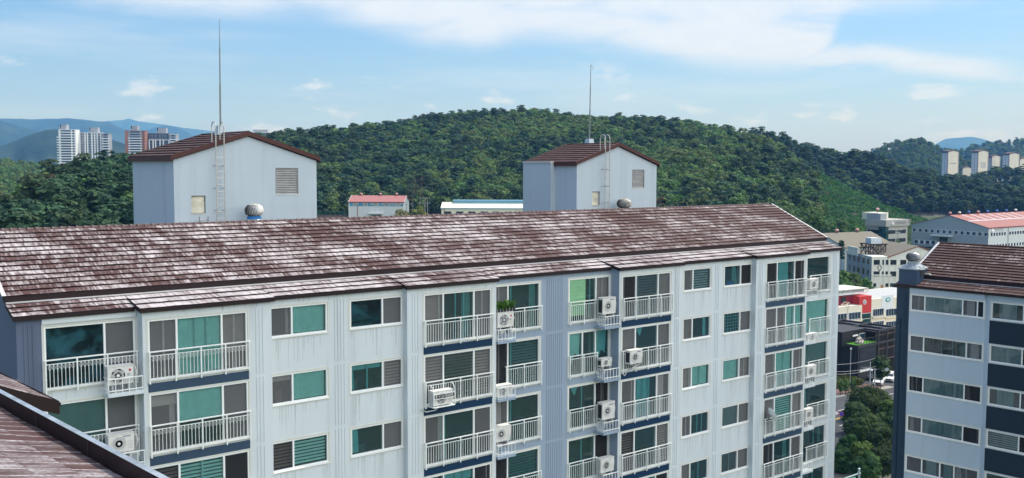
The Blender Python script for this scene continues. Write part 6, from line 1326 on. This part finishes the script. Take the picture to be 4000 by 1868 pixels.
# cars
plain('car_white', (.80, .80, .80), .25, 0, .6, .02); plain('car_dark', (.05, .055, .06), .25, 0, .6, .02); plain('tyre', (.015, .015, .016), .8); plain('car_glass', (.02, .03, .04), .08, 0, .7); plain('chrome', (.5, .5, .5), .25, .8); plain('lamp_lens', (.75, .78, .8), .15, 0, .6)
def car(label, P, heading, body='car_white', van=False, cat='car'):
    u = hd(heading); v = np.array([-u[1], u[0], 0]); fr = (np.array([P[0], P[1], P[2]]), u, v); t = thing('parked_car' if not van else 'parked_van', label, cat, P, 'vehicles parked by the cafe')
    L, Wd = 4.5, 1.85; hb = 1.0 if not van else 1.15; ht = 1.66 if not van else 1.95
    low = [(-L/2, .32), (-L/2-.02, .75), (-L/2+.05, hb-.03), (L/2-1.25, hb+.02), (L/2-.25, hb-.14), (L/2-.02, .72), (L/2, .32)]; top = [(-L/2+.06, hb-.05), (-L/2+.30, ht-.06), (-L/2+.7, ht), (L/2-2.2, ht-.02), (L/2-1.35, hb+.0)] if not van else [(-L/2+.03, hb-.05), (-L/2+.08, ht), (-L/2+.5, ht+.03), (L/2-1.6, ht), (L/2-.9, hb)]
    def prism(m, prof, w0, w1, zb, zt, mat):
        n = len(prof); wd = lambda z: (w0+(w1-w0)*max(0, min(1, (z-zb)/(zt-zb))))/2
        for i in range(n):
            (xa, za), (xb_, zb_) = prof[i], prof[(i+1) % n]; m.face([(xa, -wd(za), za), (xb_, -wd(zb_), zb_), (xb_, wd(zb_), zb_), (xa, wd(za), za)], mat)
        for s_ in (-1, 1): m.face([(xa, s_*wd(za), za) for xa, za in prof][::s_], mat)
    m = MB(fr); prism(m, low, Wd, Wd-.08, .6, hb, body); prism(m, top, Wd-.12, Wd-.5, hb, ht, 'car_white' if van else body)
    for sx in (-1.35, 1.38): 
        for s_ in (-1, 1): m.lathe(MB(fr).p((sx, s_*(Wd/2-.06), .36)) if False else (0, 0, -9), [(.01, 0), (.011, .01)], 'tyre', 4) if False else None
    m.build('body', t)
    g = MB(fr); e = .012
    (xa, za), (xb_, zb_) = top[-1], top[-2]; wa, wb_ = (Wd-.14)/2-.06, (Wd-.5)/2-.04; g.face([(xa+e, -wa, za+.05), (xa+e, wa, za+.05), (xb_+.04, wb_, zb_-.05), (xb_+.04, -wb_, zb_-.05)], 'car_glass')
    for s_ in (-1, 1):
        wz = lambda z: s_*((Wd-.12+(-.38)*(z-hb)/(ht-hb))/2+e); q = [(top[0][0]+.4, wz(hb+.06), hb+.06), (xa-.25, wz(hb+.06), hb+.06), (xb_-.02, wz(ht-.12), ht-.12), (top[1][0]+.25, wz(ht-.12), ht-.12)]; g.face(q[::s_], 'car_glass')
    g.build('window_glass', t)
    for nm, s_ in (('headlight', -1), ('headlight', 1)): h = MB(fr); h.box((L/2-.24, s_*.52, .70), (L/2+.005, s_*.88, .84), 'lamp_lens'); h.build(nm, t)
    h = MB(fr); h.box((L/2-.1, -.5, .50), (L/2+.012, .5, .80), 'car_dark'); h.box((L/2-.1, -.8, .30), (L/2+.016, .8, .46), 'car_dark'); h.build('grille', t)
    for sx in (-1.35, 1.38):
        for s_ in (-1, 1):
            w_ = MB(); c_ = np.array(MB(fr).p((sx, s_*(Wd/2-.20), .34))); w_.lathe(c_, [(.34, 0), (.34, .22*1)], 'tyre', 16, axis=(u, ZU, v*s_)); w_.lathe(c_+v*s_*.221, [(.22, 0), (.2, .012), (.01, .012)], 'chrome', 12, axis=(u, ZU, v*s_)); w_.build('wheel', t)
    return t
p = onH(3424, 1503, 0); car('white car nosing out from behind the small street tree', p+hd(60)*.6, 205)
p = onH(3474, 1487, 0); car('white car half hidden by the navy strip of the right block', p, 205)
p = onH(3394, 1488, 0); car('dark van with a pale roof behind the steel post', p+hd(20)*2.0, 205, 'car_dark', True, 'van')
# posts, signs
def sign_disc(m, c, r, face, ring, n_): m.lathe(c, [(r, 0), (r, .03), (r*.80, .032)], ring, 20, axis=(RT, ZU, -FH_)); m.lathe(np.array(c)-FH_*.034, [(r*.80, 0), (.01, .004)], face, 20, axis=(RT, ZU, -FH_))
FH_ = np.array([math.sin(PSI), math.cos(PSI), 0]); plain('sign_blue', (.03, .07, .45), .4, 0, .4, .03); plain('sign_red', (.45, .03, .12), .4, 0, .4, .03); plain('sign_back', (.45, .48, .50), .5, .4); plain('galvanised', (.50, .54, .56), .45, .4, .4, .08)
b0 = onH(3255, 1690, 0); d_ = 152
t = thing('road_sign', 'pair of round road signs on one arm, a red-ringed one and a blue one', 'road sign', b0); c1, c2 = at(3267, 1614, d_), at(3287, 1617, d_); m = MB(); pb = c1-RT*1.2; m.tube([(pb[0], pb[1], 0), (pb[0], pb[1], c1[2]+.4)], .08, 'galvanised', 8); m.tube([pb, c2+FH_*.06], .04, 'galvanised', 6); m.build('post', t)
m = MB(); sign_disc(m, c1, .36, 'sign_white', 'sign_red', 0); s1 = m.build('sign_plate', t); put_text('50', c1-FH_*.05, .36, (np.zeros(3), RT, FH_), 'letter_black', s1); m = MB(); sign_disc(m, c2, .36, 'sign_blue', 'sign_red', 0); m.box((0, 0, 0), (0, 0, 0), 'sign_blue') if False else None; s2 = m.build('sign_plate', t); put_text('자전거', c2-FH_*.05, .17, (np.zeros(3), RT, FH_), 'letter_white', s2)
p = onH(3417, 1529, 0); q = at(3417, 1441, float((p-CAM)@FW)); t = thing('sign_gantry', 'grey bracket post carrying two round plates seen from behind, near the white cars', 'road sign', p); m = MB(); m.tube([p, q], .10, 'galvanised', 8); e_ = q+RT*2.3; m.tube([q-(0, 0, .1), e_-(0, 0, .1)], .06, 'galvanised', 6); m.build('post', t)
for k in (1.55, 2.25): m = MB(); m.lathe(q+RT*k-(0, 0, .1)-FH_*.08, [(.37, 0), (.37, .03), (.01, .03)], 'sign_back', 20, axis=(RT, ZU, -FH_)); m.build('sign_plate', t)
p = onH(3397, 1531, 0); q = at(3401, 1416, float((p-CAM)@FW)); t = thing('steel_post', 'tall thin grey post beside the dark van', 'post', p); m = MB(); m.tube([p, (p[0], p[1], q[2])], .10, 'galvanised', 8, .07); m.lathe((p[0], p[1], q[2]), [(.09, 0), (.09, .1), (.02, .14)], 'galvanised', 8); m.build('shaft', t)
p = onH(3339, 1547, .13); t = thing('bollard', 'short rusty bollard on the brick pavement edge', 'bollard', p); m = MB(); m.lathe(p, [(.16, 0), (.16, .1), (.11, .14), (.11, .75), (.14, .78), (.13, .9), (.03, .98)], 'rust_red', 10); m.build('shaft', t)
p = at(3356, 1832, 118); t = thing('signal_mast', 'pale green street mast with a long arm at the bottom of the gap', 'mast', (p[0], p[1], 0)); m = MB(); plain('mast_green', (.42, .54, .55), .4, .3, .4, .08); m.tube([(p[0], p[1], 0), p], .16, 'mast_green', 10, .13); m.lathe(p, [(.15, 0), (.15, .06), (.03, .12)], 'mast_green', 10); m.lathe(p-(0, 0, .62), [(.2, 0), (.22, .1), (.2, .2)], 'mast_green', 10); m.build('shaft', t); a_ = at(3352, 1851, 118); b_ = at(3290, 1872, 114); m = MB(); m.tube([a_, b_], .085, 'mast_green', 8, .06); m.build('arm', t); m = MB(); c_ = at(3330, 1868, 117); m.box((-.7, -.02, -.25), (.7, .02, .02), 'fence_green') if False else m.tube([at(3318, 1870, 116.5), at(3340, 1866, 117)], .12, 'fence_green', 4); m.build('arm_sign', t)
for i, (ya, yb_) in enumerate(((1424, 1400), (1452, 1432), (1462, 1440))):
    A, B = at(3262, ya, 182), at(3420, yb_, 184); m = MB(); m.tube([A+(B-A)*s_-ZU*.5*4*s_*(1-s_)*.6 for s_ in np.linspace(0, 1, 8)], .03, 'steel_grey', 4); tag(m.build('power_cable'), 'thin overhead cable strung across the front of the black cafe', 'cable', 'overhead cables before the cafe')
p = at(3365, 1380, 193); t = thing('lamp_post', 'slim lamp post with a small round head against the black cafe wall', 'lamp post', (p[0], p[1], 0)); m = MB(); p2 = at(3324, 1365, 188); m.tube([(p2[0], p2[1], 0), p2], .06, 'galvanised', 6); m.build('shaft', t); m = MB(); m.lathe(p2, [(.05, -.1), (.16, 0), (.16, .2), (.03, .3)], 'letter_white', 10); m.build('lamp_head', t)
SKY_STR, CLOUD, BACK, HAZE, HAZE_COL, EXPO, SKY_SAT = .118, .93, 2.2, 1.15e-4, (.14, .42, 1.0), 0.15, 1.15
# ================================================================== light, sky, air, camera
SUN_AZ, SUN_EL = R(92.0), R(57.0)           # world azimuth clockwise from +Y
SD = np.array([math.sin(SUN_AZ)*math.cos(SUN_EL), math.cos(SUN_AZ)*math.cos(SUN_EL), math.sin(SUN_EL)])
sl = bpy.data.lights.new('sun', 'SUN'); sl.energy = 3.4; sl.angle = R(.53); sl.color = (1.0, .955, .89)
so = bpy.data.objects.new('sun', sl); COL.objects.link(so); so.rotation_euler = Vector((-SD).tolist()).to_track_quat('-Z', 'Y').to_euler(); so.location = (60, -40, 160)
W = bpy.data.worlds.new('World'); S.world = W; W.use_nodes = True
class WT(NT):
    def __init__(s): s.t = W.node_tree; s.n = s.t.nodes; s.out = s.n['World Output']; s.b = s.n['Background']
w = WT(); d = w.coord('Generated')
sky = w.node('ShaderNodeTexSky', sky_type='NISHITA'); sky.sun_disc = False; sky.sun_elevation = SUN_EL; sky.sun_rotation = SUN_AZ
sky.altitude = 60; sky.air_density = 1.15; sky.dust_density = .8; sky.ozone_density = 1.6
def dot(v):
    n = w.node('ShaderNodeVectorMath', operation='DOT_PRODUCT'); w.put(n.inputs[0], d); n.inputs[1].default_value = tuple(float(x) for x in v); return n.outputs['Value']
FH = np.array([math.sin(PSI), math.cos(PSI), 0]); dx, dy, dz = dot(RT), dot(FH), dot(ZU)
az = w.math('ARCTAN2', dx, dy); hl = w.math('SQRT', w.math('ADD', w.math('MULTIPLY', dx, dx), w.math('MULTIPLY', dy, dy))); el = w.math('DIVIDE', dz, w.math('MAXIMUM', hl, .001))
def curve(x, pts):
    n = w.node('ShaderNodeFloatCurve'); w.put(n.inputs[1], x); c = n.mapping.curves[0]
    while len(c.points) < len(pts): c.points.new(.5, .5)
    for p, q in zip(c.points, pts): p.location = q; p.handle_type = 'AUTO'
    n.mapping.update(); return n.outputs[0]
def ae(x, y): a = math.atan((x-2000)/3900); return (a+.6)/1.2, (652-y)/3900*math.cos(a)
cv = w.node('ShaderNodeCombineXYZ'); w.put(cv.inputs[0], az); w.put(cv.inputs[1], el)
nz = w.noise(w.mapv(cv.outputs[0], (7, 26, 1)), 1.0, 5, .6, .6); nf = w.noise(w.mapv(cv.outputs[0], (26, 90, 1), (5, 1, 0)), 1.0, 4, .6, .4)
t01 = w.math('MULTIPLY_ADD', az, 1/1.2, .5)
lo = curve(t01, [(0, .16)]+[(ae(x, y)[0], ae(x, y)[1]*4) for x, y in ((-100, -60), (300, 55), (800, 92), (1150, 90), (1500, 150), (1850, 218), (2050, 185), (2400, 225), (2800, 285), (3150, 292), (3300, 100), (3600, 60), (4000, 10))]+[(1, .5)])
lo = w.math('MULTIPLY', lo, .25)
e1 = w.math('ADD', el, w.math('MULTIPLY', w.math('SUBTRACT', nz, .5), .020)); e1 = w.math('ADD', e1, w.math('MULTIPLY', w.math('SUBTRACT', nf, .5), .006))
dlt = w.math('SUBTRACT', e1, lo)
m1 = w.ramp(dlt, -.006, .026, 0, .90); m1 = w.math('MULTIPLY', m1, w.ramp(az, -.50, -.33)); m1 = w.math('MULTIPLY', m1, w.ramp(w.math('ADD', nz, w.math('MULTIPLY', nf, .3)), .36, .68, .42, 1.0))
# second thin streak at the right
l2 = curve(t01, [(0, .5), (.68, .5)]+[(ae(x, y)[0], ae(x, y)[1]*4) for x, y in ((3000, 225), (3300, 215), (3600, 240), (3900, 270))]+[(1, .3)]); l2 = w.math('MULTIPLY', l2, .25)
m2 = w.math('SUBTRACT', 1.0, w.ramp(w.math('ABSOLUTE', w.math('SUBTRACT', e1, l2)), .002, .016)); m2 = w.math('MULTIPLY', m2, w.ramp(az, .18, .30, 0, .8)); m2 = w.math('MULTIPLY', m2, w.ramp(az, .42, .49, 1, 0))
# low puffs above the horizon
pn = w.noise(w.mapv(cv.outputs[0], (17, 44, 1), (1.7, .2, 0)), 1.0, 5, .55)
m3 = w.math('MULTIPLY', w.ramp(pn, .545, .69, 0, .62), w.math('MULTIPLY', w.ramp(el, .015, .04), w.ramp(el, .085, .115, 1, 0)))
vs = w.ramp(w.noise(w.mapv(cv.outputs[0], (4, 30, 1), (9, 3, 0)), 1.0, 4), .45, .75, 0, .30)
m3 = w.math('MAXIMUM', m3, w.math('MULTIPLY', vs, w.ramp(el, .02, .07)))
cl = w.math('MAXIMUM', w.math('MAXIMUM', m1, m2), m3); cl = w.math('MULTIPLY', cl, w.ramp(dy, -.1, .35))
# unseen bright cloud bank behind the camera, added to light the shaded facade
rn = w.noise(d, 2.6, 5, .6); bd = dot((.21, -.78, .59))
back = w.math('MULTIPLY', w.ramp(w.math('ADD', rn, w.math('MULTIPLY', bd, .5)), .62, .95, 0, .95), w.ramp(bd, .15, .85))
back = w.math('MULTIPLY', back, w.ramp(dz, .0, .15))
BG1 = w.b
hs = w.node('ShaderNodeHueSaturation'); hs.inputs['Saturation'].default_value = SKY_SAT; hs.inputs['Value'].default_value = 1; w.put(hs.inputs['Color'], sky.outputs[0])
tint = w.mix(w.ramp(el, .0, .22), (.60, .74, 1.16), (.70, .90, 1.18)); skc = w.mix(1.0, hs.outputs[0], tint, 'MULTIPLY')
w.put(BG1.inputs[0], skc); BG1.inputs[1].default_value = SKY_STR
b2 = w.node('ShaderNodeBackground'); w.put(b2.inputs[0], w.mix(w.ramp(nf, .3, .7, 0, .5), (.86, .94, 1.08), (.76, .86, 1.04))); b2.inputs[1].default_value = CLOUD
b3 = w.node('ShaderNodeBackground'); b3.inputs[0].default_value = (.90, .97, 1.05, 1); b3.inputs[1].default_value = BACK
x1 = w.node('ShaderNodeMixShader'); w.put(x1.inputs[0], cl); w.t.links.new(BG1.outputs[0], x1.inputs[1]); w.t.links.new(b2.outputs[0], x1.inputs[2])
x2 = w.node('ShaderNodeMixShader'); w.put(x2.inputs[0], back); w.t.links.new(x1.outputs[0], x2.inputs[1]); w.t.links.new(b3.outputs[0], x2.inputs[2]); w.t.links.new(x2.outputs[0], w.out.inputs[0])

if HAZE > 0:
    hz = bpy.data.materials.new('haze_air'); hz.use_nodes = True; nt = hz.node_tree; nt.nodes.remove(nt.nodes['Principled BSDF'])
    pv = nt.nodes.new('ShaderNodeVolumePrincipled'); pv.inputs['Color'].default_value = (*HAZE_COL, 1); pv.inputs['Density'].default_value = HAZE; pv.inputs['Anisotropy'].default_value = 0.0; pv.inputs['Absorption Color'].default_value = (1, 1, 1, 1)
    nt.links.new(pv.outputs[0], nt.nodes['Material Output'].inputs['Volume']); MATS['haze_air'] = hz
    hb = MB(); hb.box((-13500, -13500, -61), (13500, 13500, 760), 'haze_air'); ho = hb.build('haze'); kind(ho, 'stuff'); ho['label'] = 'thin blue summer haze in the air over the valley'

cam = bpy.data.cameras.new('camera'); co = bpy.data.objects.new('camera', cam); COL.objects.link(co); S.camera = co
cam.sensor_width = 36; cam.sensor_fit = 'HORIZONTAL'; cam.lens = 36*F_PX/4000; cam.clip_start = .1; cam.clip_end = 60000
M = Matrix(((R2[0], U2[0], -FW[0], CAM[0]), (R2[1], U2[1], -FW[1], CAM[1]), (R2[2], U2[2], -FW[2], CAM[2]), (0, 0, 0, 1))); co.matrix_world = M
S.render.resolution_x, S.render.resolution_y = 1024, 478
S.view_settings.view_transform = 'Standard'; S.view_settings.look = 'None'; S.view_settings.exposure = EXPO; S.view_settings.gamma = 1.0; S.view_settings.use_curve_mapping = False
c = S.cycles; c.use_denoising = True; c.max_bounces = 6; c.transparent_max_bounces = 12; c.volume_bounces = 0; c.diffuse_bounces = 3; c.glossy_bounces = 3; c.sample_clamp_indirect = 6; c.caustics_reflective = False; c.caustics_refractive = False
c.use_adaptive_sampling = True; c.adaptive_threshold = .01
for o in bpy.data.objects:
    if '_w' in o: del o['_w']

for o in bpy.data.objects:
    if 'label' in o and not 4 <= len(o['label'].split()) <= 16: print('LONG', len(o['label'].split()), o['label'])
